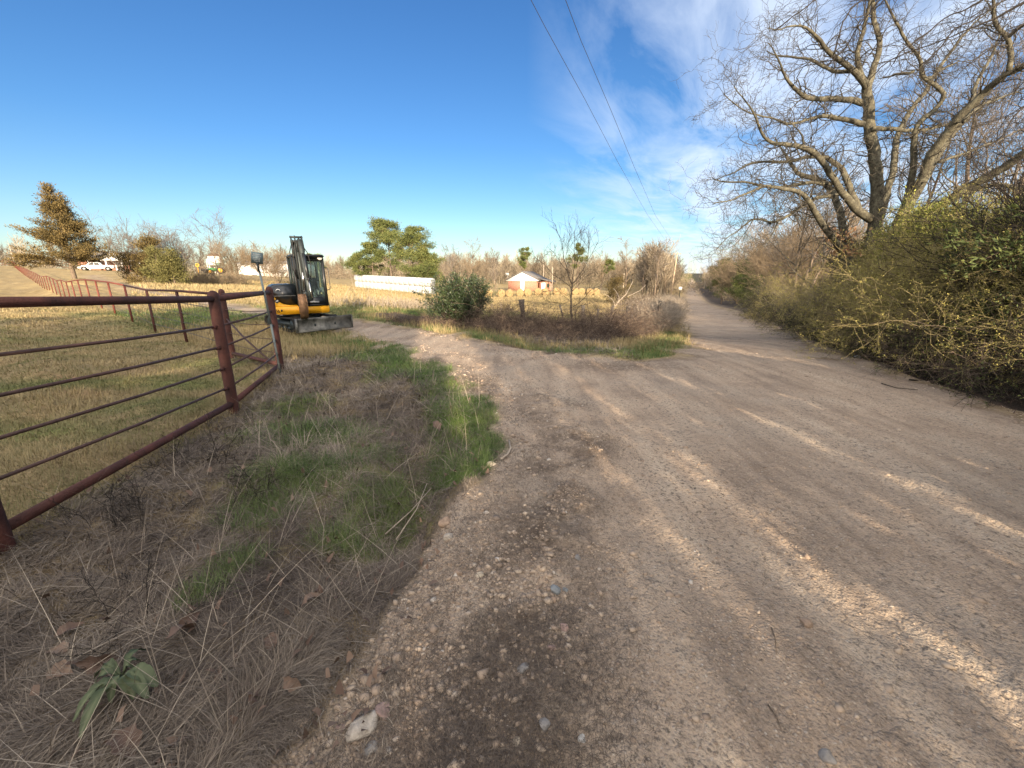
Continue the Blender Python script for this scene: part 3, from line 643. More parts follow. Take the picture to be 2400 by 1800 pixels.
# ------------------------------------------------------------------ red pipe fence
def build_fence():
    O = Vector((FC[0], FC[1], hz(*FC))); root = empty('pipe_fence', O); UP = lambda xy, h: h+(.10 if xy[1] < 3 and h > .2 else 0)
    tag(root, 'dark red welded pipe fence running from the near left round the pasture', 'fence')
    o = np.array(O)
    def pt(xy, z): return np.array([xy[0], xy[1], hz(*xy)+z])-o
    for xy, h in ((FA, 1.48), (FC, 1.38), (FD, 1.38), (FB, 1.40)):
        m = MB(); p = pt(xy, 0); T = Tubes()
        prof = [(-.3,.057),(h-.03,.057),(h,.054),(h+.025,.040),(h+.040,.020),(h+.044,.001)]
        T.add([p+[0,0,a] for a, _ in prof], [r for _, r in prof], 20, False)
        V, F, _ = T.data(); m.raw(V, F.tolist()); m.build('post', 'rust', root, True)
    P0 = (FA[0]+.3, FA[1]-2.6)
    m = MB(); p = pt(P0, 0); m.cyl(p+[0,0,-.3], p+[0,0,1.4], .067, 16); m.build('post', 'rust', root, True)
    hs = [1.33, 1.03, .795, .55, .318]
    for a, b, thin in ((P0, FA, 0), (FA, FC, 0), (FC, FD, 0), (FD, FB, 1)):
        MB().cyl(pt(a, UP(a, 1.33)), pt(b, UP(b, 1.33)), .034 if not thin else .028, 14).build('top_rail', 'rust', root, True)
        MB().cyl(pt(a, .12), pt(b, .12), .034, 14).build('bottom_rail', 'rust', root, True)
        for h in hs[1:]:
            q = [pt(a, UP(a, h)), pt(b, UP(b, h))]; mid = (q[0]+q[1])/2-[0,0,.012 if not thin else .03]
            e = (q[1]-q[0])*.035 if not thin else (q[1]-q[0])*.01
            MB().tube([q[0]-e*.2, mid, q[1]+e*.2], .0125 if not thin else .006, 8).build('rod', 'rod', root, True)
    # weld collars where the rods meet the corner post
    for xy in (FC, FD):
        for h in hs[1:]:
            p = pt(xy, h); d = np.array([FA[0]-FC[0], FA[1]-FC[1], 0]); d /= np.linalg.norm(d)
            MB().cyl(p+d*.04, p+d*.12, .019, 10).build('rod_sleeve', 'rust', root, True)
    MB().tube([pt(FB, .85), pt(((FB[0]+FD[0])/2-.1, (FB[1]+FD[1])/2), .45), pt((FD[0]-.35, FD[1]+.35), .12)], .016, 8).build('brace', 'rod', root, True)
    pts = [FB]+[fline(k) for k in range(1, 47)]
    for k in range(1, 47):
        p = pt(pts[k], 0); MB().cyl(p+[0,0,-.25], p+[0,0,1.30], .034, 8).build('post', 'rust' if k < 3 else 'rust_far', root, True)
    MB().tube([pt(q, 1.33) for q in pts[:4]], .030, 10).build('top_rail', 'rust', root, True)
    MB().tube([pt(q, 1.33) for q in pts[3:]], .032, 8).build('top_rail', 'rust_far', root, True)
    for h in (1.03, .78, .53, .28):
        MB().tube([pt(q, h) for q in pts[:26]], .006, 5).build('line_wire', 'wire', root)
    # woven wire net on the driveway side of the near bays
    T = Tubes(); off = np.array([.10, .08, 0])
    for h in np.linspace(.1, 1.05, 8): T.add([pt(q, h)+off for q in pts[:14]], .0032, 3, False)
    for k in range(13):
        for f in np.linspace(0, 1, 15)[:-1]:
            xy = (pts[k][0]*(1-f)+pts[k+1][0]*f, pts[k][1]*(1-f)+pts[k+1][1]*f); T.add([pt(xy, .1)+off, pt(xy, 1.05)+off], .0032, 3, False)
    link('wire_net', T.mesh('wire_net', M['wire']), root)
    far = [pts[-1]]+[(pts[-1][0]-4*k, pts[-1][1]+.3*k) for k in range(1, 24)]
    for q in far[1:]:
        p = pt(q, 0); MB().cyl(p+[0,0,-.3], p+[0,0,1.5], .06, 6).build('post', 'rust_far', root)
    for h in (1.45, 1.1, .75, .4): MB().tube([pt(q, h) for q in far], .05, 6).build('top_rail' if h > 1.4 else 'rail', 'rust_far', root)
build_fence()

# ------------------------------------------------------------------ roadside marker behind the corner
def build_sign():
    b = Vector((-3.755, 6.55, 0)); b.z = hz(b.x, b.y); root = empty('road_sign', b)
    tag(root, 'small grey square sign seen from behind on a thin galvanised post at the fence corner', 'sign')
    T = [(-.10,-.0,1.62), (-.045,0,.8), (-.01,0,0), (0.0,0,-.2)]
    prof = [(x*.72, y*.72) for x, y in [(-.022,.0),(-.022,.012),(-.010,.014),(-.006,.030),(.006,.030),(.010,.014),(.022,.012),(.022,0),(.004,.022),(-.004,.022)]]
    m = MB()
    for (a, c) in zip(T[:-1], T[1:]):
        n = len(prof); V = [(p[0]+x, p[1]-y, p[2]) for p in (a, c) for x, y in prof]
        m.raw(V, [list(range(n)), list(range(n, 2*n))[::-1]]+[[i, (i+1) % n, n+(i+1) % n, n+i] for i in range(n)])
    m.build('post', 'galv', root)
    m = MB(); m.cyl((-.10,-.02,1.60), (-.10,-.02,1.72), .016, 10); m.box((-.10,-.02,1.715), (.045,.03,.03), .004); m.build('bracket', 'dark_steel', root)
    R_ = rotz(R(28)); m = MB(); m.box((0,0,0), (.155,.004,.165), .0015, R_@roty(R(8)))
    o = m.build('panel', 'sign_back', root); o.location = (-.10,-.012,1.80)
    m = MB()
    for i, (z_, w_) in enumerate(((.050,.10),(.025,.12),(.0,.10),(-.025,.11),(-.05,.08))):
        for j in range(int(w_/.016)): m.box((-w_/2+.016*j+.006, -.0035, z_), (.009,.001,.010 if i else .016), 0, None)
    q = m.build('faded_lettering', 'grey_p', o); q.rotation_euler = (0, R(8), R(28))
build_sign()

# ------------------------------------------------------------------ compact excavator
def build_excavator():
    C0 = Vector((-7.24, 14.35, 0)); C0.z = hz(C0.x, C0.y)+.01; root = empty('mini_excavator', C0)
    tag(root, 'yellow and black compact excavator with folded boom and front blade parked on the driveway', 'excavator')
    au = math.atan2(-.80, -.60); ap = math.atan2(-.575, -.818)
    U = lambda V: V@rotz(au).T
    Z = lambda V: V@rotz(ap).T
    # tracks
    for sx_ in (1, -1):
        pr = []; Lh, h = .82, .235
        for i in range(13): a = -math.pi/2+math.pi*i/12; pr.append((Lh+.22*math.cos(a), h+.225*math.sin(a)))
        for i in range(13): a = math.pi/2+math.pi*i/12; pr.append((-Lh+.22*math.cos(a), h+.225*math.sin(a)))
        x0, x1 = sx_*.62-.15, sx_*.62+.15
        n = len(pr); inn = [(a*.93, .235+(b-.235)*.82) for a, b in pr]; V = []; F = []
        for x in (x0, x1):
            for a, b in pr: V.append((x,a,b))
            for a, b in inn: V.append((x,a,b))
        for i in range(n):
            j = (i+1) % n; F += [[i,j,2*n+j,2*n+i],[n+i,3*n+i,3*n+j,n+j],[i,n+i,n+j,j],[2*n+i,2*n+j,3*n+j,3*n+i]]
        m = MB(); m.raw(V, F)
        per = 44
        for k in range(per):      # lugs
            f = k/per*n; i = int(f); fr = f-i; a = np.array(pr[i])*(1-fr)+np.array(pr[(i+1) % n])*fr; t = np.array(pr[(i+1) % n])-np.array(pr[i])
            ang = math.atan2(t[1], t[0]); m.box(((x0+x1)/2, a[0], a[1]), (.30,.035,.035), 0, rotx(ang))
        tr = m.build('track', 'rubber', root, xf=U)
        m = MB(); m.box((sx_*.60, 0, .235), (.16, 1.5, .20), .03)
        for y in (-.82, .82): m.cyl((x0+.03, y, .235), (x1-.03, y, .235), .165, 20)
        for y in (-.5,-.17,.17,.5): m.cyl((x0+.05, y, .10), (x1-.05, y, .10), .07, 14)
        m.cyl((x0+.05, 0, .40), (x1-.05, 0, .40), .05, 12)
        m.build('track_frame', 'dark_steel', tr, xf=U)
    m = MB(); m.box((0,0,.38), (.95,.9,.20), .04); m.cyl((0,0,.42), (0,0,.56), .36, 28); m.build('chassis', 'dark_steel', root, xf=U)
    # blade
    pr = [(1.50,.10),(1.46,.20),(1.45,.32),(1.48,.43),(1.53,.50),(1.56,.50),(1.51,.42),(1.49,.32),(1.50,.20),(1.56,.09),(1.55,.06)]
    m = MB(); m.prism(pr, -.93, .93); bl = m.build('blade', 'mud_steel', root, xf=U)
    m = MB(); 
    for s_ in (-.935, .935): m.box((s_, 1.49, .28), (.022,.16,.44), .004)
    m.box((0,1.53,.085), (1.86,.05,.03), .004); m.build('blade_edge', 'mud_steel', bl, xf=U)
    for s_ in (-.34, .34):
        m = MB(); m.box((s_, 1.0, .26), (.09,1.0,.11), .015); m.build('blade_arm', 'dark_steel', bl, xf=U)
    # revolving deck (yellow skirt) and covers
    m = MB()
    sk = [(-.80,.58),(-.74,.55),(.74,.55),(.80,.58),(.84,.66),(.85,.80),(-.80,.80),(-.81,.66)]
    m.prism(sk, -1.02, .60, 'y'); 
    m.prism([(.15,.801),(.852,.801),(.872,1.24),(.80,1.12),(.68,.96),(.55,.87),(.40,.84),(.15,.835)], -.98, .58, 'y')
    m.build('deck', 'yellow', root, xf=Z)
    m = MB(); m.prism([(-.62,.60),(.62,.60),(.66,1.10),(.55,1.3),(-.55,1.3),(-.66,1.10)], -1.14, -1.0, 'y'); m.build('counterweight', 'yellow', root, True, xf=Z)
    m = MB(); m.prism([(.155,.845),(.40,.85),(.54,.88),(.67,.97),(.78,1.12),(.865,1.26),(.85,1.36),(.80,1.44),(.70,1.49),(.155,1.50)], -.97, .50, 'y')
    hd = m.build('hood', 'hood', root, xf=Z)
    bm = bmesh.new(); bm.from_mesh(hd.data); bmesh.ops.bevel(bm, geom=list(bm.edges), offset=.03, segments=3, affect='EDGES'); bm.to_mesh(hd.data); bm.free()
    hd.data.polygons.foreach_set('use_smooth', [True]*len(hd.data.polygons))
    m = MB(); m.box((.50,.512,1.14), (.66,.008,.012)); m.build('hood_seam', 'grey_p', hd, xf=Z)
    m = MB(); m.tube([(.72,.53,1.30),(.70,.535,1.34),(.66,.535,1.355),(.62,.535,1.34),(.60,.53,1.30)], .011, 8); m.build('hood_arc', 'white_p', hd, xf=Z)  # thin white arc on the front of the hood
    # round emblem: leaping stag in white on black, with stripes below it
    m = MB(); m.raw([(.735+.062*math.cos(a)*(1 if abs(math.cos(a))<.7 else 1.02), .584, .985+.062*math.sin(a)) for a in np.linspace(0, 2*math.pi, 24, endpoint=False)], [list(range(24))])
    em = m.build('emblem', 'black_paint', root, xf=Z)
    deer = [(-.045,-.022),(-.020,.004),(-.034,.020),(-.012,.014),(.012,.016),(.026,.030),(.022,.046),(.034,.036),(.044,.026),(.032,.018),(.020,-.002),(.038,-.014),(.030,-.022),(.008,-.006),(-.012,-.006),(-.030,-.026)]
    m = MB(); m.raw([(.735-x, .588, .985+z) for x, z in deer], [list(range(len(deer)))]); m.build('stag', 'white_p', em, xf=Z)
    m = MB()
    for dx in (0, .045): m.raw([(.80-dx,.604,.72),(.775-dx,.604,.72),(.735-dx,.604,.62),(.76-dx,.604,.62)], [[0,1,2,3]])
    m.box((.64,.603,.68), (.05,.004,.07)); m.build('side_stripe', 'black_paint', root, xf=Z)
    # cab
    x0, x1, y0, y1, z0, z1 = -.80, .14, -.62, .64, .80, 2.44
    m = MB(); m.box(((x0+x1)/2, (y0+y1)/2, z1-.05), (x1-x0+.03, y1-y0+.05, .10), .035)
    top = .05
    for x, sg in ((x0, 1), (x1, -1)):
        m.prism([(y1, z0), (y1-.10, z0), (y1-.19, z1-.08), (y1-.09, z1-.08)], x+(0 if sg > 0 else -.09), x+(.09 if sg > 0 else 0))
        m.box((x+sg*.045, y0+.05, (z0+z1)/2), (.09,.10,z1-z0-.1), .01)
        m.box((x+sg*.03, 0.05, (z0+z1)/2), (.05,.07,z1-z0-.1), .01)
        m.box((x+sg*.02, (y0+y1)/2, z0+.16), (.035, y1-y0-.04, .34), .01)
    m.box(((x0+x1)/2, y1-.055, z0+.13), (x1-x0-.02, .06, .30), .015)
    m.box(((x0+x1)/2, y0+.03, z0+.45), (x1-x0-.02, .06, .9), .015)
    m.box(((x0+x1)/2, y1-.15, z1-.15), (x1-x0-.05, .05, .13), .02)
    m.box(((x0+x1)/2, (y0+y1)/2, z0+.02), (x1-x0-.01, y1-y0-.04, .06), .01)
    m.box((.02, y1-.11, 1.45), (.16,.05,1.2), .02)
    cab = m.build('cab', 'black_paint', root, xf=Z)
    MB().raw([(x0+.08,y1-.065,z0+.28),(x1-.08,y1-.065,z0+.28),(x1-.08,y1-.15,z1-.2),(x0+.08,y1-.15,z1-.2)], [[0,1,2,3]]).build('windscreen', 'glass', cab, xf=Z)
    for x in (x0+.03, x1-.03):
        MB().raw([(x,y0+.1,z0+.34),(x,y1-.14,z0+.34),(x,y1-.22,z1-.12),(x,y0+.1,z1-.12)], [[0,1,2,3]]).build('side_window', 'glass', cab, xf=Z)
    MB().raw([(x0+.1,y0+.03,z0+.9),(x1-.1,y0+.03,z0+.9),(x1-.1,y0+.03,z1-.12),(x0+.1,y0+.03,z1-.12)], [[0,1,2,3]]).build('rear_window', 'glass', cab, xf=Z)
    m = MB(); m.box((-.33,-.15,1.12), (.46,.44,.12), .04); m.box((-.33,-.36,1.45), (.44,.12,.62), .05); m.box((-.33,-.37,1.86), (.24,.09,.18), .03)
    m.build('seat', 'seat', cab, xf=Z)
    m = MB()
    for x in (-.62,-.04): m.box((x,-.05,1.22), (.10,.42,.16), .02); m.cyl((x,.16,1.28), (x,.20,1.52), .014, 8); m.box((x,.20,1.55), (.05,.05,.09), .015)
    for x in (-.42,-.26): m.cyl((x,.36,.86), (x,.33,1.22), .014, 8); m.box((x,.42,.90), (.10,.18,.02), .004)
    m.box((-.66,.40,1.30), (.12,.05,.16), .01); m.build('controls', 'grey_p', cab, xf=Z)
    m = MB(); m.cyl((x0+.12, y1-.10, z1-.10), (x0+.12, y1-.02, z1-.10), .075, 22); hl = m.build('work_lamp', 'lamp', cab, True, xf=Z)
    m = MB(); m.cyl((x0+.12, y1-.13, z1-.10), (x0+.12, y1-.045, z1-.10), .088, 22); m.build('lamp_housing', 'black_paint', hl, True, xf=Z)
    m = MB(); m.tube([(x0+.02,y1-.12,2.02),(x0-.07,y1-.06,2.03),(x0-.10,y1-.05,1.96),(x0-.10,y1-.03,1.40),(x0-.08,y1-.03,1.32),(x0+.01,y1-.04,1.30)], .013, 8); m.build('grab_handle', 'black_paint', cab, True, xf=Z)
    m = MB(); m.box((-.36, y1-.02, .92), (.30,.012,.06), .004); m.build('grey_plate', 'grey_p', cab, xf=Z)
    # swing bracket, boom, stick, bucket
    bx = .02; lean = .02
    def S(V): V = V.copy(); V[:,2] = np.where(V[:,2] > .8, .8+(V[:,2]-.8)*.93, V[:,2]); V[:,0] += np.clip(V[:,2]-.8, 0, 9)*lean; return V@rotz(ap).T
    m = MB(); m.box((bx,.74,.68), (.26,.30,.30), .03); m.cyl((bx,.86,.52), (bx,.86,.86), .085, 16); m.build('swing_bracket', 'yellow', root, xf=S)
    m = MB()
    bp = [(.84,.70),(.97,.66),(1.16,1.05),(1.32,1.55),(1.36,1.95),(1.30,2.40),(1.20,2.78),(1.14,2.90),(1.02,2.86),(1.08,2.40),(1.12,1.98),(1.06,1.62),(.92,1.15)]
    m.prism(bp, bx-.085, bx+.085); m.prism([(1.0,2.2),(1.22,2.25),(1.18,2.95),(1.06,3.05),(.98,2.9)], bx+.09, bx+.125); m.prism([(1.0,2.2),(1.22,2.25),(1.18,2.95),(1.06,3.05),(.98,2.9)], bx-.125, bx-.09)
    boom = m.build('boom', 'dark_steel', root, xf=S)
    m = MB()      # stick hinged at the boom head, hanging folded in front
    sp = [(1.10,2.98),(1.22,3.02),(1.36,2.70),(1.62,1.72),(1.74,1.10),(1.66,1.06),(1.48,1.62),(1.26,2.35),(1.12,2.72)]
    m.prism(sp, bx-.17, bx-.04)
    for x in (bx-.20, bx-.005): m.prism([(1.0,3.10),(1.10,3.13),(1.24,2.92),(1.30,2.62),(1.18,2.58)], x, x+.022)
    m.cyl((bx-.22,1.06,3.08), (bx+.14,1.06,3.08), .035, 12); m.cyl((bx-.2,1.17,2.93), (bx+.15,1.17,2.93), .04, 12)
    stick = m.build('stick', 'dark_steel', root, xf=S)
    def cylr(name, a, b, r, par, f=.55):
        a = np.array(a, float); b = np.array(b, float); c = a*(1-f)+b*f
        m = MB(); m.cyl(a, c, r, 14); m.cyl(c-(b-a)*.03, c, r*1.25, 14); q = m.build(name, 'black_paint', par, True, xf=S)
        MB().cyl(c, b, r*.5, 10).build('piston_rod', 'chrome', q, True, xf=S)
    cylr('boom_cylinder', (bx-.02,1.10,.68), (bx-.02,1.44,1.95), .055, boom)
    cylr('arm_cylinder', (bx+.115,1.30,1.75), (bx+.115,1.15,2.95), .040, boom, .6)
    cylr('bucket_cylinder', (bx-.105,1.47,2.55), (bx-.105,1.90,1.15), .040, stick, .6)
    for i, dx in enumerate((-.15,-.03,.06,.14)):
        T = Tubes(); T.add([(bx+dx,.95,.80),(bx+dx*1.1,1.22,1.15),(bx+dx*1.3,1.42,1.7),(bx+dx*1.25,1.40,2.3),(bx+dx,1.30,2.75),(bx+dx*.6,1.22,2.98)], .013, 7)
        V, F, _ = T.data(); MB().raw(V, F.tolist()).build('hose', 'rubber', boom, True, xf=S)
    for i, dx in enumerate((-.21, .19)):
        T = Tubes(); T.add([(bx+dx*.6,1.15,2.9),(bx+dx*1.2,1.30,2.6),(bx+dx*1.35,1.45,2.2),(bx+dx,1.55,1.75)], .014, 7)
        V, F, _ = T.data(); MB().raw(V, F.tolist()).build('hose', 'rubber', stick, True, xf=S)
    SQ = lambda pr: [(1.72+(a-1.62)*.55, b) for a, b in pr]
    m = MB()
    shell = [(1.62,1.12),(1.80,1.28),(1.98,1.22),(2.08,1.00),(2.04,.74),(1.90,.56),(1.72,.50),(1.74,.54),(1.90,.60),(2.00,.76),(2.04,.98),(1.95,1.18),(1.80,1.24),(1.66,1.10)]
    shell = SQ(shell); m.prism(shell, bx+.07, bx+.25); 
    side = [(1.62,1.12),(1.80,1.28),(1.98,1.22),(2.08,1.00),(2.04,.74),(1.90,.56),(1.72,.50)]
    side = SQ(side); m.prism(side, bx+.05, bx+.07); m.prism(side, bx+.25, bx+.27)
    bk = m.build('bucket', 'bucket', root, xf=S)
    for x in (.09,.16,.23):
        MB().prism([(1.75,.47),(1.75,.54),(1.60,.47)], bx+x-.02, bx+x+.02).build('tooth', 'mud_steel', bk, xf=S)
    m = MB(); m.prism([(1.60,1.02),(1.72,1.16),(1.86,1.30),(1.82,1.36),(1.66,1.22),(1.56,1.10)], bx-.10, bx-.07); m.prism([(1.60,1.02),(1.72,1.16),(1.86,1.30),(1.82,1.36),(1.66,1.22),(1.56,1.10)], bx+.02, bx+.05)
    m.cyl((bx-.12,1.68,1.08), (bx+.20,1.68,1.08), .035, 12); m.build('linkage', 'dark_steel', stick, xf=S)
build_excavator()

# ------------------------------------------------------------------ wrapped bales, hay bales
ORD = ['first','second','third','fourth','fifth','sixth','seventh','eighth','ninth','tenth','eleventh','twelfth','thirteenth','fourteenth','fifteenth','sixteenth','seventeenth','eighteenth','nineteenth','twentieth']
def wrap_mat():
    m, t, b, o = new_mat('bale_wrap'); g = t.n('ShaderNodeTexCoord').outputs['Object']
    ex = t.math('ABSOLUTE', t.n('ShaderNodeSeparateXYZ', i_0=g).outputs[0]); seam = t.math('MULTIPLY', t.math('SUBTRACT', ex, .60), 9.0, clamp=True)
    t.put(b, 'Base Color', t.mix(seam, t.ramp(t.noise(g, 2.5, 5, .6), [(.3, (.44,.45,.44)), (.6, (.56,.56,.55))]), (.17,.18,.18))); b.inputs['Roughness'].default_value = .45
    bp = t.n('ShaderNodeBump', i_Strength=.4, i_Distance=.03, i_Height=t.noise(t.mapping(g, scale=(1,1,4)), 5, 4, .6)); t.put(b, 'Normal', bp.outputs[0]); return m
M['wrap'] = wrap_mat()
def build_wrapped():
    mes = []
    for v in range(4):
        rng = np.random.default_rng(70+v); nu, nv = 24, 13; V = []
        for j in range(nv):
            s_ = -1+2*j/(nv-1); rr = (1-abs(s_)**7)**(1/2.3) if abs(s_) < 1 else .02; rr = max(rr, .02)
            for i in range(nu):
                a = 2*math.pi*i/nu; c, s = math.cos(a), math.sin(a); k = (abs(c)**4+abs(s)**4)**(-1/4)
                V.append((s_*.80, c*k*.60*rr+rng.normal()*.006, s*k*.615*rr+rng.normal()*.006))
        F = [[j*nu+i, j*nu+(i+1) % nu, (j+1)*nu+(i+1) % nu, (j+1)*nu+i] for j in range(nv-1) for i in range(nu)]
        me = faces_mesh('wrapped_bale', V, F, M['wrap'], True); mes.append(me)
    a = at(842, 674, 83); b = at(1009, 691, 63.5); n = 17; ang = math.atan2(b.y-a.y, b.x-a.x)
    for row in (0, 1):
        for i in range(n):
            f = i/(n-1); p = a.lerp(b, f); z = hz(p.x, p.y)
            z = a.z*(1-f)+b.z*f
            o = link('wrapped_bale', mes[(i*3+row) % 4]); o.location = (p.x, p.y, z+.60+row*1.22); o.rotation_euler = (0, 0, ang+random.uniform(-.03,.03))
            pos = ORD[i]+' from the left' if 0 < i < n-1 else ('leftmost' if i == 0 else 'rightmost')
            tag(o, 'white wrapped bale, %s in the %s row of the long stack' % (pos, 'upper' if row else 'lower'), 'wrapped bale', 'white wrapped bales stacked in the field')
random.seed(4)
build_wrapped()
def hay_mat():
    m, t, b, o = new_mat('hay'); g = t.n('ShaderNodeTexCoord').outputs['Object']; s = t.n('ShaderNodeSeparateXYZ', i_0=g)
    rad = t.math('SQRT', t.math('ADD', t.math('MULTIPLY', s.outputs[0], s.outputs[0]), t.math('MULTIPLY', s.outputs[2], s.outputs[2])))
    wv = t.math('SINE', t.math('ADD', t.math('MULTIPLY', rad, 52), t.math('MULTIPLY', t.noise(g, 3, 3, .5), 7)))
    f = t.math('ADD', t.math('MULTIPLY', wv, .16), t.math('ADD', t.noise(g, 14, 4, .6), 0.0))
    t.put(b, 'Base Color', t.ramp(f, [(.25, (.12,.08,.035)), (.5, (.25,.175,.08)), (.75, (.38,.285,.14))])); b.inputs['Roughness'].default_value = .95
    bp = t.n('ShaderNodeBump', i_Strength=.9, i_Distance=.06, i_Height=f); t.put(b, 'Normal', bp.outputs[0]); return m
M['hay'] = hay_mat()
def build_hay():
    rng = np.random.default_rng(9); nu = 28; mes = []
    for v in range(3):
        prof = [(-.61,.02),(-.62,.35),(-.60,.60),(-.54,.70),(-.2,.735),(.2,.735),(.54,.70),(.60,.60),(.62,.35),(.61,.02)]; V = []
        for y, r in prof:
            for i in range(nu):
                a = 2*math.pi*i/nu; q = r*(1+rng.normal()*.012); V.append((math.cos(a)*q, y+rng.normal()*.01, math.sin(a)*q*(.97 if math.sin(a) < 0 else 1)))
        F = [[j*nu+i, (j+1)*nu+i, (j+1)*nu+(i+1) % nu, j*nu+(i+1) % nu] for j in range(len(prof)-1) for i in range(nu)]
        mes.append(faces_mesh('hay_bale', V, F, M['hay'], True))
    a = at(1128, 697, 75); b = at(1392, 694, 84); L = b.x-a.x; xs = []; x = 0
    while x < L: xs += [x, x+1.42]; x += 2*1.42+rng.uniform(.15,.9)
    n = len(xs)
    for i, x in enumerate(xs):
        f = x/L; p = a.lerp(b, f); z = hz(p.x, p.y)
        o = link('hay_bale', mes[i % 3]); o.location = (p.x, p.y+rng.normal()*.12, z+.70); o.rotation_euler = (0, rng.random()*6, rng.normal()*.08+.10)
        o.rotation_mode = 'XYZ'
        pos = 'leftmost' if i == 0 else ('rightmost' if i == n-1 else ORD[i]+' from the left')
        tag(o, 'golden round hay bale, %s in the row before the brick house' % pos, 'hay bale', 'round hay bales lined up in the field')
build_hay()

# ------------------------------------------------------------------ houses, barn, bin, vehicles
def build_house_right():
    c = at(1224, 681, 104); root = empty('brick_house', (c.x, c.y, hz(c.x, c.y)-.1), R(-14))
    tag(root, 'low brick house with a white gable and grey roof behind the hay bales', 'house')
    w, d, hgt, pk = 4.0, 13.0, 2.5, 1.95
    m = MB(); m.box((0, d/2, hgt/2), (2*w-.9, d, hgt)); m.build('wall', 'brick', root)
    m = MB(); m.prism([(-w-.05,hgt),(w+.05,hgt),(0,hgt+pk)], -.12, -.02, 'y'); m.box((0,-.05,hgt/2), (1.0,.12,hgt-.004)); m.box((0,-.09,hgt-.02), (2*w+.1,.06,.2)); m.build('gable', 'white_p', root)
    m = MB(); m.prism([(-w-.35,hgt-.02),(-w-.35,hgt+.12),(0,hgt+pk+.24),(w+.35,hgt+.12),(w+.35,hgt-.02),(0,hgt+pk+.06)], -.4, d+.3, 'y'); rf = m.build('roof', 'asphalt_roof', root)
    m = MB(); m.tube([(-3.9,1,hgt+.4),(-4.0,1,hgt+1.2)], .05, 6); m.box((-4.0,.8,hgt+1.4), (.9,.08,.8), .03, rotx(R(25))); m.build('satellite_dish', 'grey_p', rf)
    m = MB(); m.box((w+1.4, 3.5, 1.1), (2.7, 5, 2.2)); wg = m.build('side_wing', 'brick', root)
    m = MB(); m.prism([(w-.2,2.9),(w+3.3,2.15),(w+3.3,2.3),(w-.2,3.05)], .6, 6.6, 'y'); m.build('wing_roof', 'asphalt_roof', wg)
    m = MB(); m.box((w+1.0,.92,1.0), (1.0,.08,1.9)); m.build('door', 'white_p', wg)
    m = MB(); m.box((w+2.2,.94,1.3), (.7,.06,.9)); m.build('window', 'glass', wg)
build_house_right()
def build_house_left():
    c = at(262, 632, 101); root = empty('farm_house', (c.x, c.y, hz(c.x, c.y)-.2), R(38))
    tag(root, 'single storey brick farmhouse with a white gabled porch behind the white pickup', 'house')
    m = MB(); m.box((3, 5, 1.35), (17, 8, 2.7)); m.build('wall', 'brick', root)
    m = MB(); m.prism([(0.4,2.7),(9.6,2.7),(5,4.7)], -6.2, 12.2); rf = m.build('roof', 'asphalt_roof', root)
    m = MB(); m.prism([(-3.6,2.55),(5.6,2.55),(1,4.1)], -2.5, -2.35, 'y'); m.box((1,-2.45,2.5), (9.2,.2,.22)); m.build('porch_gable', 'white_p', root)
    m = MB(); m.prism([(-3.9,2.62),(1,4.30),(5.9,2.62),(5.9,2.5),(1,4.15),(-3.9,2.5)], -2.6, 3, 'y'); m.build('porch_roof', 'asphalt_roof', root)
    for x in (-3.4,-.5,2.2,5.4): MB().box((x,-2.3,1.25), (.28,.28,2.5)).build('porch_post', 'white_p', root)
    for x in (-2.2, 7.4): 
        f = MB().box((x,.97,1.55), (1.5,.08,1.3)).build('window', 'white_p', root); MB().box((x,.92,1.55), (1.25,.05,1.05)).build('pane', 'glass', f)
    MB().box((1.2,.96,1.1), (1.0,.08,2.1)).build('door', 'white_p', root)
    MB().box((3.6,.96,1.2), (.9,.08,1.9)).build('dark_doorway', 'black_paint', root)
build_house_left()
def build_barn():
    a = at(560, 644, 120); b = at(700, 646, 120); c = a.lerp(b, .5); root = empty('white_barn', (c.x, c.y, hz(c.x, c.y)-.1))
    tag(root, 'long white metal barn with tall door panels on the rise behind the sign', 'barn')
    L = (b.x-a.x)
    MB().box((0,5,1.75), (L,10,3.5)).build('wall', 'white_p', root)
    MB().prism([(-.5,3.5),(5,4.2),(10.5,3.5),(10.5,3.6),(5,4.35),(-.5,3.62)], -L/2-.3, L/2+.3).build('roof', 'grey_p', root)
    for i in range(5):
        x = -L/2+2.2+i*3.3; f = MB().box((x,-.05,1.5), (2.9,.08,2.9)).build('door_panel', 'white_p', root); MB().box((x+1.5,-.09,1.5), (.12,.05,3.0)).build('door_edge', 'grey_p', f)
    MB().box((-L/2+4.5,-.12,.35), (1.3,.08,.25)).build('vent', 'dark_steel', root)
build_barn()
def build_bin():
    c = at(508, 641, 118); root = empty('grain_bin', (c.x, c.y, hz(c.x, c.y)-.1)); tag(root, 'cream round bin with a brown domed roof standing among bare trees', 'grain bin')
    m = MB(); m.cyl((0,0,2.3), (0,0,4.7), 1.55, 28); m.build('tank', 'white_p', root, True)
    T = Tubes(); T.add([(0,0,4.72),(0,0,5.1),(0,0,5.4),(0,0,5.5)], [1.6,1.3,.6,.02], 28, False); V, F, _ = T.data(); MB().raw(V, F.tolist()).build('roof', 'bucket', root, True)
    for a in range(4): MB().cyl((1.4*math.cos(a*1.57+.8),1.4*math.sin(a*1.57+.8),0), (1.4*math.cos(a*1.57+.8),1.4*math.sin(a*1.57+.8),2.4), .10, 8).build('leg', 'white_p', root)
    MB().tube([(-1.5,-.4,4.2),(-1.9,-.4,3.0),(-1.9,-.4,1.6)], .12, 8).build('spout', 'white_p', root)
build_bin()
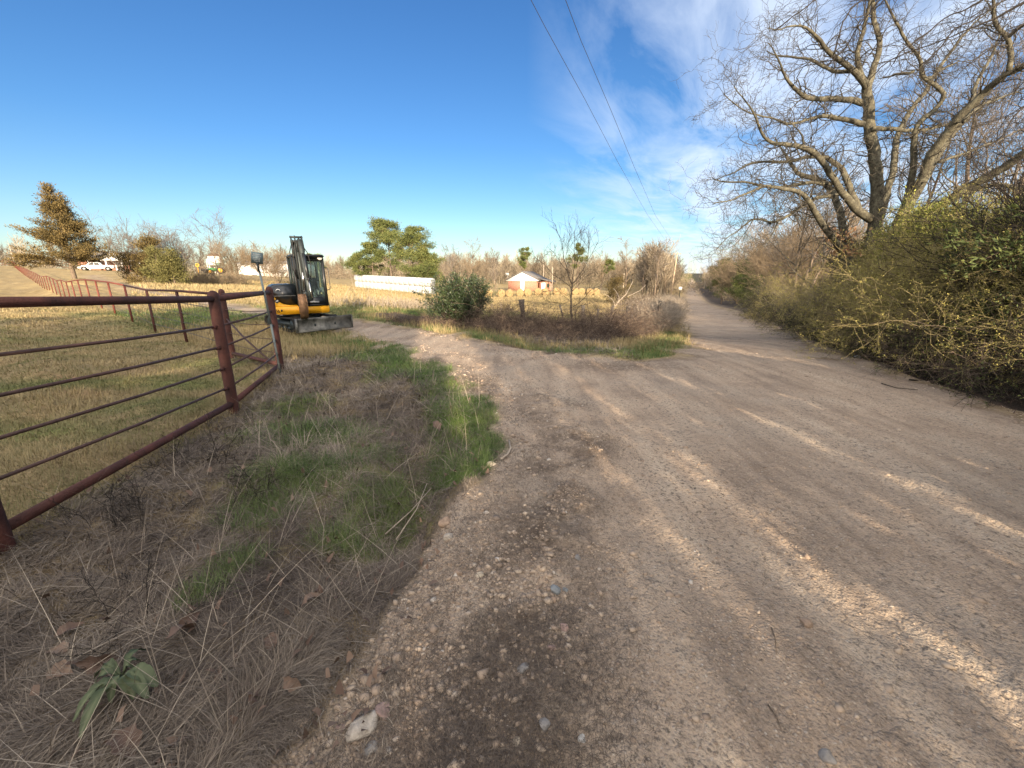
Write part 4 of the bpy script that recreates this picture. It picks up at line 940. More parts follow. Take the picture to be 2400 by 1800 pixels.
def wheel(root, c, r, w_, rim='white_p', ax=1):
    T = Tubes(); p = np.array(c, float); q = np.array([0,w_/2,0])
    T.add([p-q, p-q*.98, p+q*.98, p+q], [r*.86, r, r, r*.86], 20); V, F, _ = T.data(); o = MB().raw(V, F.tolist()).build('wheel', 'rubber', root)
    MB().cyl(p-q*1.06, p+q*1.06, r*.62, 16).build('rim', rim, o); return o
def build_pickup():
    c = at(229, 633, 95); root = empty('pickup_truck', (c.x, c.y, hz(c.x, c.y)), R(36)); tag(root, 'white pickup truck parked side on in front of the brick farmhouse', 'pickup truck')
    pr = [(-2.9,.45),(-2.92,.85),(-2.75,1.02),(-1.55,1.10),(-.85,1.72),(.55,1.76),(.95,1.14),(2.85,1.14),(2.9,.55),(2.4,.42),(-2.5,.38)]
    m = MB(); m.prism(pr, -.95, .95, 'y'); b = m.build('body', 'white_p', root)
    bm = bmesh.new(); bm.from_mesh(b.data); bmesh.ops.bevel(bm, geom=list(bm.edges), offset=.05, segments=2, affect='EDGES'); bm.to_mesh(b.data); bm.free()
    for y in (-.962, .962):
        for pl in ([(-1.35,1.14),(-.80,1.62),(-.30,1.66),(-.30,1.14)], [(-.22,1.14),(-.22,1.66),(.45,1.68),(.72,1.14)]):
            MB().raw([(a,y,z) for a, z in pl], [[0,1,2,3]]).build('side_window', 'black_paint', root)
        for x in (-1.95, 1.85): MB().cyl((x,y*.99,.42), (x,y*1.006,.42), .50, 20).build('wheel_arch', 'black_paint', root)
    for x in (-1.95, 1.85):
        for y in (-.86, .86): wheel(root, (x, y*1.03, .38), .38, .26, 'grey_p')
    MB().box((-2.93,0,.6), (.06,1.7,.2), .02).build('bumper', 'grey_p', root); MB().box((2.94,0,.6), (.06,1.7,.18), .02).build('bumper', 'dark_steel', root)
build_pickup()
def build_tractor():
    c = at(510, 641, 108); root = empty('tractor', (c.x, c.y, hz(c.x, c.y)), R(20)); tag(root, 'green tractor with yellow wheels standing before the cream bin', 'tractor')
    MB().box((-.8,0,1.0), (1.8,.75,.75), .08).build('bonnet', 'green_paint', root); MB().box((.8,0,1.1), (1.2,1.2,.5), .1).build('fender', 'green_paint', root)
    MB().box((.5,0,1.9), (1.0,1.1,1.2), .06).build('cab', 'glass', root); MB().box((.5,0,2.55), (1.3,1.3,.12), .04).build('cab_roof', 'green_paint', root)
    MB().cyl((-.9,0,1.3), (-.9,0,2.1), .05, 8).build('exhaust', 'black_paint', root)
    for y in (-.8,.8): wheel(root, (.9,y,.8), .8, .4, 'yellow'); wheel(root, (-1.3,y,.5), .5, .28, 'yellow')
build_tractor()
def build_trailer():
    c = at(484, 641, 108); root = empty('utility_trailer', (c.x, c.y, hz(c.x, c.y)), R(10)); tag(root, 'low black utility trailer parked left of the green tractor', 'trailer')
    MB().box((0,0,.8), (1.7,1.1,.5), .05).build('bed', 'black_paint', root); MB().box((1.15,0,.6), (.9,.12,.12)).build('tongue', 'black_paint', root)
    for y in (-.6,.6): wheel(root, (-.1,y,.32), .32, .2, 'dark_steel')
build_trailer()
def build_yellow_sign():
    c = at(466, 641, 100); root = empty('round_sign', (c.x, c.y, hz(c.x, c.y)), R(30)); tag(root, 'round yellow ring on a short post beside the green and bronze cedar', 'sign')
    MB().cyl((0,0,0), (0,0,1.5), .05, 8).build('post', 'yellow', root)
    T = Tubes(); T.add([(.30*math.cos(a),0,1.9+.30*math.sin(a)) for a in np.linspace(0, 6.283, 20)], .10, 8, False); V, F, _ = T.data(); MB().raw(V, F.tolist()).build('disc', 'yellow', root, True)
build_yellow_sign()
def post_thing(name, px, Y, h, r, mat, label, cat, lean=(0,0), top=None, group=None):
    c = col_at(px, Y); root = empty(name, c); tag(root, label, cat, group); MB().tube([(0,0,-.4),(lean[0]*.5*h,lean[1]*.5*h,h*.5),(lean[0]*h,lean[1]*h,h)], [r*1.1,r,r*.85], 10).build('post', mat, root, True); return root
for px, Y, h, lb in ((1274,118,6.6,'pale bare pole standing behind the right end of the brick house roof'), (1295,100,5.6,'pale straight pole just right of the brick house'), (1463,95,4.8,'short pale pole behind the crooked dead branches'), (41,120,6.0,'thin pole with white fittings behind the far fence corner')):
    o = post_thing('utility_pole', px, Y, h, .10, 'bleached', lb, 'pole', group='thin poles in the distance')
def build_power():
    c = at(1571, 697, 90); c.z = hz(c.x, c.y)-.2; top = at(1588, 591, 90); root = empty('power_pole', c)
    tag(root, 'leaning wooden power pole left of the far gravel road carrying the overhead wires', 'power pole')
    t = top-c; MB().tube([(0,0,-.5), tuple(t*.5), tuple(t)], [.16,.14,.11], 12).build('post', 'pole_wood', root, True)
    MB().box(tuple(t-Vector((0,0,.35))), (1.6,.1,.12), .01).build('crossarm', 'pole_wood', root)
    for dx in (-.62, .62): MB().cyl(tuple(t+Vector((dx,0,-.28))), tuple(t+Vector((dx,0,-.12))), .05, 8).build('insulator', 'grey_p', root)
    for k, (P, lb, dx) in enumerate(((((1244.6,0),(1277,62),(1370,231),(1447,378),(1516,501),(1568,588)), 'left one of the two thin overhead wires crossing the sky', -.62), (((1325.6,0),(1362,96),(1431.7,258),(1485.7,389.5),(1536,505),(1580,586)), 'right one of the two thin overhead wires crossing the sky', .62))):
        a = at(P[0][0], P[0][1], 12.0); b = top+Vector((dx,0,-.2)); pts = []
        for px, py in P[:-1]:
            r = ray(px, py); kk = (b.x-a.x)/(b.y-a.y)      # plane x = a.x + kk (y - a.y)
            Y = (a.x-kk*a.y)/(r[0]/r[1]-kk) if abs(r[0]/r[1]-kk) > 1e-6 else 12
            Y = max(11.9, Y); v = at(px, py, Y); pts.append((v.x, v.y, v.z))
        pts = sorted(pts, key=lambda q: q[1]); d = np.array(pts[0])-np.array(pts[1]); d = d/abs(d[1]); z0 = pts[0][2]
        pre = [(pts[0][0]+d[0]*s, pts[0][1]-s, z0+d[2]*s*.5+.004*s*s) for s in (30, 20, 10, 5)]
        T = Tubes(); T.add(pre+pts+[tuple(b)], .008, 6, False); o = link('overhead_wire', T.mesh('overhead_wire', M['wire'])); tag(o, lb, 'wire', 'overhead wires')
build_power()
def build_mailbox():
    c = col_at(1598, 118); root = empty('mailbox', c); tag(root, 'small white box on a dark post beside the far gravel road', 'mailbox')
    MB().cyl((0,0,-.3), (0,0,2.6), .10, 8).build('post', 'dark_steel', root); MB().box((0,0,3.1), (.9,.5,.9), .1).build('box', 'white_p', root)
build_mailbox()

# old wire fence in the brambles
def build_wire_fence():
    c = on_ground(1225, 752); O = Vector((c.x, c.y, hz(c.x, c.y))); root = empty('wire_fence', O); tag(root, 'sagging wire fence on old wooden posts half buried in brambles', 'fence')
    tops = []
    Yf = 15.2
    for (bx_, by_, tx, ty, r) in ((1227,752,1222,702,.095),(1322,752,1312,714,.035),(1367,756,1367,716,.06),(1397,765,1403,724,.045),(1428,760,1437,716,.045),(1469,750,1472,718,.06),(1538,740,1548,705,.06)):
        Y = Yf+(bx_-1225)*.004; a = at(bx_, by_, Y); b = at(tx, ty, Y); P = [np.array(a)-np.array(O)-[0,0,.5], (np.array(a)+np.array(b))/2-np.array(O), np.array(b)-np.array(O)]
        T = Tubes(); T.add(P, [r*.95, r*.85, r*1.18], 9); V, F, _ = T.data(); MB().raw(V, F.tolist()).build('post', 'old_wood', root, True); tops.append(P)
    e = np.array(at(1040, 760, 14.6))-np.array(O)
    for f in (.25, .45, .65, .85, .97):
        pts = [e+[0,0,f*.8]]+[p[0]*(1-f)+p[2]*f for p in tops]; T = Tubes(); T.add(pts, .005, 4, False); link('line_wire', T.mesh('line_wire', M['wire']), root)
    T = Tubes()
    for k in range(28):
        f = k/27*1.0; i = min(int(f*5), 4); g = f*5-i; a = tops[i][0]*(1-g)+tops[i+1][0]*g; b = tops[i][2]*(1-g)+tops[i+1][2]*g; T.add([a*.8+b*.2, a*.05+b*.95], .004, 3, False)
    link('stay_wires', T.mesh('stay_wires', M['wire']), root)
build_wire_fence()
# ------------------------------------------------------------------ the big bare oak: limbs surveyed one by one, twigs grown from them
def limb_pts(lst, Y0, Yend, sc=2.765, ox=1600, oy=0, bulge=0.0, seed=0):
    """(x, y, width) rows in survey units -> smooth 3D polyline with radii"""
    a = np.array([(r[0]/sc+ox, r[1]/sc+oy) for r in lst], float); wd = np.array([r[2]/sc for r in lst], float)
    s = np.concatenate([[0], np.cumsum(np.hypot(*np.diff(a, axis=0).T))]); n = max(6, int(s[-1]/14)); u = np.linspace(0, s[-1], n)
    ax = np.interp(u, s, a[:,0]); ay = np.interp(u, s, a[:,1]); w = np.interp(u, s, wd); 
    rng = np.random.default_rng(seed+len(lst)); f = u/s[-1]
    ker = np.array([1,2,1])/4.
    for _ in range(1): ax[1:-1] = np.convolve(ax, ker, 'valid'); ay[1:-1] = np.convolve(ay, ker, 'valid')
    jit = np.convolve(rng.normal(size=n+4), np.ones(5)/5, 'valid'); ax += jit*5.0*(f > .1); ay += np.convolve(rng.normal(size=n+4), np.ones(5)/5, 'valid')*5.0*(f > .1)
    Y = Y0+(Yend-Y0)*f**1.2+bulge*np.sin(f*math.pi)
    P = np.array([tuple(at(x, y, q)) for x, y, q in zip(ax, ay, Y)])
    return P, np.maximum(w/2*Y/FPX*.77, .010)
def build_oak():
    D = 13.0; dz = lambda v: D+v
    L = [  # rows, start depth, end depth
     ([(1235,1900,105),(1235,1659,98),(1240,1500,92),(1250,1350,88),(1255,1150,80),(1245,950,76),(1215,800,72),(1200,650,66),(1190,560,60),(1230,480,45),(1260,380,38),(1290,290,34),(1265,200,29),(1240,100,28),(1235,0,25),(1230,-200,18),(1250,-400,12)], 0, .5),
     ([(1190,570,44),(1140,450,36),(1120,330,31),(1160,220,26),(1190,120,22),(1200,0,18),(1220,-150,14),(1200,-330,9)], .1, -.8),
     ([(1190,550,45),(1100,450,38),(1040,390,33),(950,350,29),(900,280,25),(850,220,21),(790,165,16),(700,170,11),(620,200,7),(560,190,5)], .1, -1.5),
     ([(1110,460,30),(980,465,25),(900,420,21),(830,375,18),(720,370,14),(600,370,10),(540,330,6)], 0, 1.6),
     ([(1170,670,46),(1080,640,41),(980,630,38),(880,640,34),(800,630,31),(740,570,26),(680,540,21),(640,470,15),(630,400,12),(600,340,9),(560,280,6)], 0, -2.0),
     ([(1170,805,42),(1090,780,36),(990,760,32),(900,740,27),(840,760,22),(760,790,19),(680,800,15),(560,750,12),(450,740,10),(340,690,8),(270,620,5)], 0, -2.6),
     ([(1215,1420,62),(1100,1340,56),(1040,1260,50),(980,1140,45),(920,1060,42),(870,1000,39),(780,960,35),(660,940,30),(580,940,25),(510,890,20),(480,800,16),(450,720,12),(380,640,9),(330,570,6)], 0, -3.0),
     ([(1150,1390,48),(1120,1290,46),(1060,1180,43),(1050,1110,39),(990,1060,35),(900,1020,31),(800,1010,26),(700,1040,20),(560,1050,18),(440,1060,14),(330,1110,10),(230,1150,7)], -.1, 1.8),
     ([(1080,1750,66),(1070,1600,60),(1040,1500,56),(1020,1350,51),(970,1240,46),(900,1180,42),(820,1150,35),(740,1130,28),(700,1060,22),(640,960,14),(600,880,8)], .6, 2.6),
     ([(970,1190,28),(860,1190,26),(760,1190,24),(650,1210,20),(540,1200,18),(400,1180,14),(300,1190,12),(200,1160,8)], .9, -1.2),
     ([(1060,1800,52),(1030,1640,50),(940,1520,47),(880,1420,45),(820,1310,39),(740,1250,33),(640,1240,26),(540,1200,22),(420,1240,15),(300,1290,10),(200,1310,6)], -.5, -3.0),
     ([(1000,1265,30),(880,1275,27),(800,1320,25),(700,1390,23),(620,1430,21),(540,1440,17),(470,1400,14),(380,1480,10),(300,1540,7),(230,1600,5)], .7, -1.4),
     ([(620,1430,14),(600,1480,11),(560,1530,8),(530,1570,4)], -.2, -.6), ([(470,1400,10),(440,1440,8),(400,1500,6),(330,1590,3)], -.6, -1.3),
     ([(1345,1700,54),(1350,1560,52),(1400,1420,50),(1460,1280,47),(1490,1100,45),(1500,960,41),(1520,820,37),(1620,740,34),(1690,650,31),(1690,590,28),(1600,530,27),(1540,470,25),(1550,370,21),(1500,310,20),(1420,210,18),(1380,140,16),(1330,60,12),(1290,-80,8)], -.5, -1.8),
     ([(1330,1750,82),(1360,1540,76),(1440,1380,73),(1530,1200,69),(1590,1040,65),(1680,900,61),(1790,760,55),(1900,660,51),(2000,560,47),(2100,460,43),(2212,410,38),(2400,330,30),(2600,250,20)], -.3, -3.4),
     ([(1520,1250,52),(1640,1040,47),(1730,900,41),(1830,780,34),(1880,620,28),(1910,520,24),(1960,450,20),(2010,340,17),(2040,260,12),(2090,170,7)], 0, 2.4),
     ([(2115,460,34),(2130,340,31),(2110,240,28),(2040,180,26),(2010,120,22),(2020,40,18),(2010,-80,14),(2040,-260,8)], -3.0, -3.4),
     ([(2110,240,22),(2180,180,19),(2300,100,14),(2420,20,9)], -3.2, -4.2),
     ([(1280,1420,52),(1300,1330,50),(1370,1150,46),(1380,980,42),(1410,860,37),(1480,720,32),(1580,590,28),(1650,470,24),(1720,350,20),(1780,250,16),(1850,180,12),(2000,60,8),(2130,-60,5)], .8, 3.0),
     ([(1440,1440,52),(1520,1385,55),(1600,1335,56),(1740,1290,60),(1850,1220,62),(1950,1160,63),(2080,1100,62),(2212,1000,58),(2400,900,50),(2600,780,36)], -.6, -3.2),
     ([(1740,1295,36),(1880,1230,34),(2000,1200,32),(2120,1210,30),(2212,1215,28),(2400,1200,24),(2600,1210,14)], -1.0, -3.0),
     ([(1230,835,32),(1320,825,31),(1500,840,27),(1600,830,21),(1700,820,18),(1800,770,12)], 0, 1.0),
     ([(1580,515,20),(1660,450,16),(1740,420,12),(1800,395,6)], -1.2, -.6),
     ([(1660,1050,24),(1800,1010,20),(1900,960,15),(2050,900,11),(2200,830,8)], 0, 2.0),
     ([(1820,790,24),(1900,700,20),(2000,640,16),(2120,600,12),(2260,540,8)], 0, 2.6),
     ([(780,960,14),(775,900,12),(750,860,10),(700,800,6)], -.9, -1.3), ([(1500,460,20),(1400,480,16),(1300,500,10)], -.3, .4),
    ]
    # extra higher order limbs outside the frame make the crown whole
    O = at(1235/2.765+1600, 1900/2.765, D); zb = hz(O.x, O.y); O = Vector((O.x, O.y, zb)); o = np.array(O)
    root = empty('oak_tree', O); tag(root, 'huge spreading bare oak with lichen covered limbs over the right side of the road', 'tree')
    T = Tubes(); C = Tubes(); segP, segD, segR, tot = [], [], [], []
    for i, (rows, a, b) in enumerate(L):
        P, Rd = limb_pts(rows, D+a, D+b, seed=i*7); P = P-o
        if i in (0, 8, 14, 15, 10):
            P = np.vstack([[P[0,0]+(0-P[0,0])*.35, P[0,1]*.6, -.25], P]); Rd = np.concatenate([[Rd[0]*1.35], Rd])
        (T if i in (0,) else C).add(P, Rd, 12 if Rd[0] > .1 else 8)
        # twig stations
        ln = np.linalg.norm(np.diff(P, axis=0), axis=1); cum = np.concatenate([[0], np.cumsum(ln)])
        st = np.arange(cum[-1]*(.34 if i in (0,14,15) else .16), cum[-1], .125)
        q = np.stack([np.interp(st, cum, P[:,k]) for k in range(3)], 1); d = np.stack([np.interp(st+.05, cum, P[:,k]) for k in range(3)], 1)-q
        segP.append(q); segD.append(norm(d+1e-9)); segR.append(np.interp(st, cum, Rd)); tot.append(np.clip((cum[-1]-st)/cum[-1], .2, 1))
        tipd = norm(P[-1]-P[-2]); segP.append(np.repeat(P[-1:], 3, 0)); segD.append(np.repeat(tipd[None], 3, 0)); segR.append(np.full(3, Rd[-1])); tot.append(np.full(3, .5))
    q = np.vstack(segP); d = np.vstack(segD); r = np.concatenate(segR); tt = np.concatenate(tot)
    rng = np.random.default_rng(21); n = len(q)
    v = rnd_perp(d, rng); v = norm(v+np.stack([np.full(n,-.15), np.zeros(n), np.full(n,.10)], 1)); a = (.55+.6*rng.random(n))[:,None]
    d0 = norm(np.cos(a)*d+np.sin(a)*v); L0 = .5+1.15*rng.random(n)**1.4*(.5+.9*tt)
    P1, D1, R1 = run(q, d0, L0, np.clip(r*.3, .005, .016), 9, .36, .015, rng, .3); W = Tubes(); W.addm(P1, R1, 5)
    b = spawn(P1, D1, R1, L0, 4, .15, .95, .5, rng, .6, minr=.0034); P2_, D2, R2 = run(*b, 5, .40, .02, rng, .5); W.addm(P2_, R2, 4)
    c = spawn(P2_, D2, R2, b[2], 3, .15, .95, .5, rng, .7, minr=.0026); P3, D3, R3 = run(*c, 3, .4, .03, rng, .6); W.addm(P3, R3, 3)
    link('trunk', T.mesh('trunk', M['oak_bark']), root)
    cr = link('crown', C.mesh('crown', M['oak_bark']), root); link('twigs', W.mesh('twigs', M['oak_twig']), cr)
    # a few brown leaves still hanging low on the oak
    Lf = Leaves(); c0 = np.array(at(1975, 555, 12.2))-o; m = 90
    Lf.add(c0+rng.normal(size=(m,3))*[.22,.15,.14], rng.normal(size=(m,3))-[0,0,.5], .12, .07, rng.random(m)); Lf.add(c0+[.15,0,-.38]+rng.normal(size=(m,3))*[.25,.15,.07], rng.normal(size=(m,3))-[0,0,.5], .12, .07, rng.random(m))
    link('last_leaves', Lf.mesh('last_leaves', M['hayleaf'], rng), root)
M['hayleaf'] = tinted('dry_leaf', [(.2,(.16,.08,.04)),(.6,(.36,.20,.10)),(.9,(.5,.33,.18))], .7, 3, .3)
build_oak()
def build_overhang():
    """a nearer bare tree whose trunk stands out of frame to the right; its thin limbs hang into the picture"""
    O = Vector((9.6, 6.4, hz(9.6, 6.4))); o = np.array(O); root = empty('leaning_tree', O); tag(root, 'dark thin twigs of a nearer bare tree hanging into the top right of the view', 'tree')
    T = Tubes(); C = Tubes(); T.add([(0,0,-.2),(.1,0,2),(0,.2,4.2),(-.4,.3,6.2),(-1.0,.2,8.0)], [.22,.19,.16,.12,.06], 10)
    rows = [[(2700,-500,60),(2400,-150,40),(2212,30,24),(2050,110,18),(1900,180,13),(1700,260,9),(1500,340,7),(1300,430,4),(1200,520,3)],
            [(2600,-450,40),(2300,-180,30),(2000,-40,20),(1850,50,12),(1700,130,9),(1560,230,6),(1420,330,4),(1380,420,3)],
            [(2500,-500,40),(2000,-300,26),(1500,-150,16),(1250,-60,12),(1120,30,9),(1050,130,7),(1010,230,5),(975,340,3)],
            [(2000,-400,30),(1500,-260,18),(1100,-120,12),(900,-30,8),(760,80,6),(650,160,4),(600,200,2)],
            [(2600,-100,40),(2400,60,26),(2212,160,16),(2100,230,10),(1980,330,7),(1850,420,4)],
            [(2600,600,40),(2400,640,26),(2212,690,14),(2120,800,9),(2060,900,6),(1960,960,4)],
            [(1500,-150,16),(1350,-60,12),(1230,60,8),(1120,180,6),(1060,300,4),(940,430,2)],
            [(2300,-150,20),(2100,0,14),(1950,90,10),(1760,180,7),(1650,330,4),(1540,420,3)]]
    q, d, r = [], [], []
    for i, rw in enumerate(rows):
        P, Rd = limb_pts(rw, 7.2, 7.6-.9*(i % 3), seed=200+i); P = P-o
        C.add(P, np.maximum(Rd*.8, .006), 7); st = np.linspace(.3, .99, 26); idx = st*(len(P)-1); i0 = idx.astype(int); q.append(P[i0]+(P[np.minimum(i0+1,len(P)-1)]-P[i0])*(idx-i0)[:,None]); d.append(norm(P[np.minimum(i0+1,len(P)-1)]-P[i0]+1e-9)); r.append(Rd[i0])
    q = np.vstack(q); d = np.vstack(d); r = np.concatenate(r); rng = np.random.default_rng(5)
    v = rnd_perp(d, rng); a = (.35+.5*rng.random(len(q)))[:,None]; d0 = norm(np.cos(a)*d+np.sin(a)*v); L0 = .25+.55*rng.random(len(q))
    P1, D1, R1 = run(q, d0, L0, np.clip(r*.4, .003, .006), 5, .22, -.05, rng, .3); C.addm(P1, R1, 3)
    b = spawn(P1, D1, R1, L0, 3, .2, .5, .45, rng, .7, minr=.002); P2_, D2, R2 = run(*b, 3, .12, -.05, rng, .5); C.addm(P2_, R2, 3)
    link('trunk', T.mesh('trunk', M['dark_bark']), root); link('crown', C.mesh('crown', M['dark_bark']), root)
build_overhang()

# ------------------------------------------------------------------ sapling and shrub by the old fence
def build_sapling():
    Y0 = 14.6; sc, ox, oy = 4.022, 1150, 500
    L = [[(780,1110,24),(770,1010,22),(760,900,22),(765,780,20),(765,660,18)],
     [(765,665,14),(740,560,12),(700,440,9),(680,300,7),(650,170,4),(600,90,2)],[(768,655,12),(790,520,9),(800,380,7),(790,240,5),(800,160,3)],
     [(768,665,12),(850,590,10),(900,450,8),(960,350,5),(1010,260,3)],[(762,700,10),(680,620,9),(600,560,7),(500,450,5),(400,380,3)],
     [(742,560,8),(690,500,7),(640,400,5),(560,320,3)],[(775,880,11),(850,840,9),(930,750,7),(960,700,6),(1020,690,3)],[(765,800,6),(700,760,5),(600,740,4),(480,740,2)],
     [(800,1020,14),(800,900,12),(830,860,9),(890,860,6),(1000,830,3)],[(790,520,7),(850,400,5),(870,250,3),(850,190,2)],[(700,440,6),(740,340,4),(760,200,2)],
     [(765,820,6),(680,880,5),(620,850,4),(540,830,2)],[(900,450,5),(930,330,4),(940,270,2)],[(780,960,8),(860,930,6),(900,990,3)],[(765,740,8),(830,660,6),(900,560,4),(980,560,2)]]
    O = at(780/sc+ox, 1110/sc+oy, Y0); O = Vector((O.x, O.y, hz(O.x, O.y))); o = np.array(O); root = empty('sapling_tree', O); tag(root, 'slender bare dark sapling with fan of thin branches rising from the brambles', 'tree')
    T = Tubes(); C = Tubes(); q, d, r = [], [], []; rng = np.random.default_rng(3)
    for i, rw in enumerate(L):
        P, Rd = limb_pts([(a_, b_, c_*1.15) for a_, b_, c_ in rw], Y0, Y0+(0 if i == 0 else rng.uniform(-.8,.8)), sc, ox, oy, seed=300+i); P = P-o
        P += 0; Rd = np.maximum(Rd*1.0-.004, .006)
        (T if i == 0 else C).add(P, Rd, 8)
        st = np.linspace(.25 if i else .6, 1, 13 if i else 6); idx = st*(len(P)-1); i0 = np.minimum(idx.astype(int), len(P)-2); q.append(P[i0]+(P[i0+1]-P[i0])*(idx-i0)[:,None]); d.append(norm(P[i0+1]-P[i0])); r.append(Rd[i0])
    q = np.vstack(q); d = np.vstack(d); r = np.concatenate(r); v = rnd_perp(d, rng); a = (.5+.4*rng.random(len(q)))[:,None]
    L0 = .25+.55*rng.random(len(q)); P1, D1, R1 = run(q, norm(np.cos(a)*d+np.sin(a)*v), L0, np.clip(r*.4, .004, .009), 5, .13, .04, rng, .4); C.addm(P1, R1, 4)
    b = spawn(P1, D1, R1, L0, 3, .2, .7, .5, rng, .7, minr=.0035); P2_, D2, R2 = run(*b, 3, .15, .03, rng, .5); C.addm(P2_, R2, 3)
    link('trunk', T.mesh('trunk', M['dark_bark']), root); link('crown', C.mesh('crown', M['dark_bark']), root)
build_sapling()
def build_evergreen_shrub():
    c = at(1080, 757, 14.6); rng = np.random.default_rng(12); S = Tubes(); Lf = Leaves(); n = 110
    D0 = np.stack([rng.normal(size=n)*.62, rng.normal(size=n)*.5, np.ones(n)*.9], 1); L0 = 1.15+.75*rng.random(n)
    P, D, Rd = run(rng.normal(size=(n,3))*[.16,.16,0], D0, L0, .012*(.6+rng.random(n)), 8, .09, .035, rng, .25); S.addm(P, Rd, 4)
    b = spawn(P, D, Rd, L0, 9, .15, .6, .34, rng, .6); P1, D1, R1 = run(*b, 4, .1, .05, rng, .4); S.addm(P1, np.maximum(R1, .0035), 3)
    m = 30000; idx = rng.integers(0, len(P1), m); k = rng.integers(1, 5, m); lt = rng.random(len(P1))[idx]
    Lf.add(P1[idx,k]+rng.normal(size=(m,3))*.03, norm(D1[idx,np.minimum(k,4)]*.9+rng.normal(size=(m,3))*.6), .058*(.6+.8*rng.random(m)), .030, .5*lt+.5*rng.random(m))
    m = 3500; idx = rng.integers(0, n, m); k = rng.integers(4, 9, m); Lf.add(P[idx,k]+rng.normal(size=(m,3))*.04, norm(D[idx,np.minimum(k,8)]+rng.normal(size=(m,3))*.6), .05, .024, rng.random(m))
    place('evergreen_shrub', {'stems': S.mesh('stems', M['dark_bark']), 'foliage': Lf.mesh('foliage', M['privet'], rng)}, (c.x, c.y, hz(c.x, c.y)), 'dense dark green shrub with upright whips beside the driveway', 'shrub', s=.9)
build_evergreen_shrub()

# ------------------------------------------------------------------ trees on the left and in the fields
_er = np.array(ROAD_R)[::-1]; _er = _er[np.argsort(_er[:,1])]
def edge_x(Y): return float(np.interp(Y, _er[:,1], _er[:,0]))
def tree_at(px, Y, name, meshes, label, mo=2.0, **kw):
    c = col_at(px, Y)
    if px > 1640 and Y < 13 and name in ('vine_tangle','low_brush','twiggy_shrub'): c = Vector((c.x+.55, Y, hz(c.x+.55, Y)))
    if px > 1640 and c.x < edge_x(Y)+mo: x = edge_x(Y)+mo; c = Vector((x, Y, hz(x, Y)))
    return place(name, meshes, (c.x, c.y, c.z), label, **kw)
tree_at(172, 45, 'cedar_tree', cedar_meshes(31, 9.4, 4.4, 'cedar_b', .20, 34000, .10, 1.05, 130, flat=.06, barkm='bark'), 'tall bronze green cedar with a ragged open crown beyond the red fence')
tree_at(358, 50, 'cedar_tree', cedar_meshes(32, 5.2, 2.1, 'cedar_b', .22, 9000, .03, .5, 50), 'bronze cedar, the pointed middle one of the clump left of the sign', group='cedars in the clump right of the farmhouse')
tree_at(318, 51, 'cedar_tree', cedar_meshes(33, 3.3, 1.9, 'cedar_b', .2, 7000, .02, .5, 44, 'dome'), 'low rounded bronze cedar at the left end of the clump', group='cedars in the clump right of the farmhouse')
tree_at(405, 47, 'cedar_tree', cedar_meshes(34, 3.6, 2.0, 'cedar_o', .2, 8000, .01, .6, 50), 'olive green cedar at the right end of the clump', group='cedars in the clump right of the farmhouse')
tree_at(372, 48, 'cedar_tree', cedar_meshes(35, 3.9, 1.9, 'cedar_o', .2, 7000, .01, .55, 44), 'olive brown cedar at the front middle of the clump', group='cedars in the clump right of the farmhouse')
for px, Y, H, sp, lb, sd in ((300,62,6.8,1.5,'wide grey bare tree rising behind the cedar clump',1),(425,64,6.3,1.3,'grey bare tree right of the cedar clump',2),(515,84,8.6,1.2,'tall grey bare tree in front of the cream bin',3),(548,72,4.9,1.5,'low tan bare tree left of the sign panel',4),(650,70,6.0,1.2,'bare tan tree between the sign and the excavator cab',5),(618,72,4.6,1.4,'small bare tree just right of the sign post',6)):
    tree_at(px, Y, 'bare_tree', bare_tree_meshes(sd+40, H, sp, lv=(12,7,5), tw=.022, stems=5 if sd != 3 else 2, mat='twig_grey' if sd in (1,2,3) else 'twig_tan', tmin=.12, ratio=.5), lb, group='bare trees on the left rise')
for px, Y, H, W, lb, sd in ((455,52,1.6,2.6,'tan thicket at the foot of the cedar clump',1),(500,55,2.3,3.0,'tan thicket below the green tractor',2),(545,60,2.0,2.4,'dry thicket left of the sign post',3)):
    tree_at(px, Y, 'dry_thicket', tangle_meshes(60+sd, H*.75, W*.8, 45, (7,6), 0, tmat='twig_tan', r=.02, tw=.012), lb, cat='thicket', group='dry thickets on the left rise')
tree_at(917, 78, 'pine_tree', pine_meshes(51, 11.8, 4.6, .42, 22000, .34, 30), 'tallest pine with a bare lower trunk behind the white bales', group='pines behind the white bales')
tree_at(845, 82, 'pine_tree', pine_meshes(52, 6.2, 3.4, .2, 11000, .34, 24), 'low round pine at the left end of the pine group', group='pines behind the white bales')
tree_at(872, 80, 'pine_tree', pine_meshes(55, 8.2, 2.6, .35, 9000, .34, 20), 'slim pine between the low left pine and the tallest one', group='pines behind the white bales')
tree_at(968, 74, 'pine_tree', pine_meshes(53, 10.2, 4.0, .08, 24000, .34, 46), 'broad pine with low branches right of the tallest one', group='pines behind the white bales')
tree_at(1002, 75, 'pine_tree', pine_meshes(54, 6.6, 3.2, .05, 13000, .34, 36), 'drooping pine at the right end of the pine group', group='pines behind the white bales')
for px, Y, H, lb, sd in ((1227,150,13,'dark pine with tufted top left above the brick house',1),(1355,135,13.5,'dark topped pine behind the sapling',2),(735,140,7.5,'round green pine on the skyline right of the excavator',3),(1425,150,9,'small green pine between the bare trees at the field edge',4)):
    tree_at(px, Y, 'pine_tree', pine_meshes(160+sd, H, 2.9, .45 if sd != 3 else .1, 5000, .5, 18), lb, group='scattered far pines')
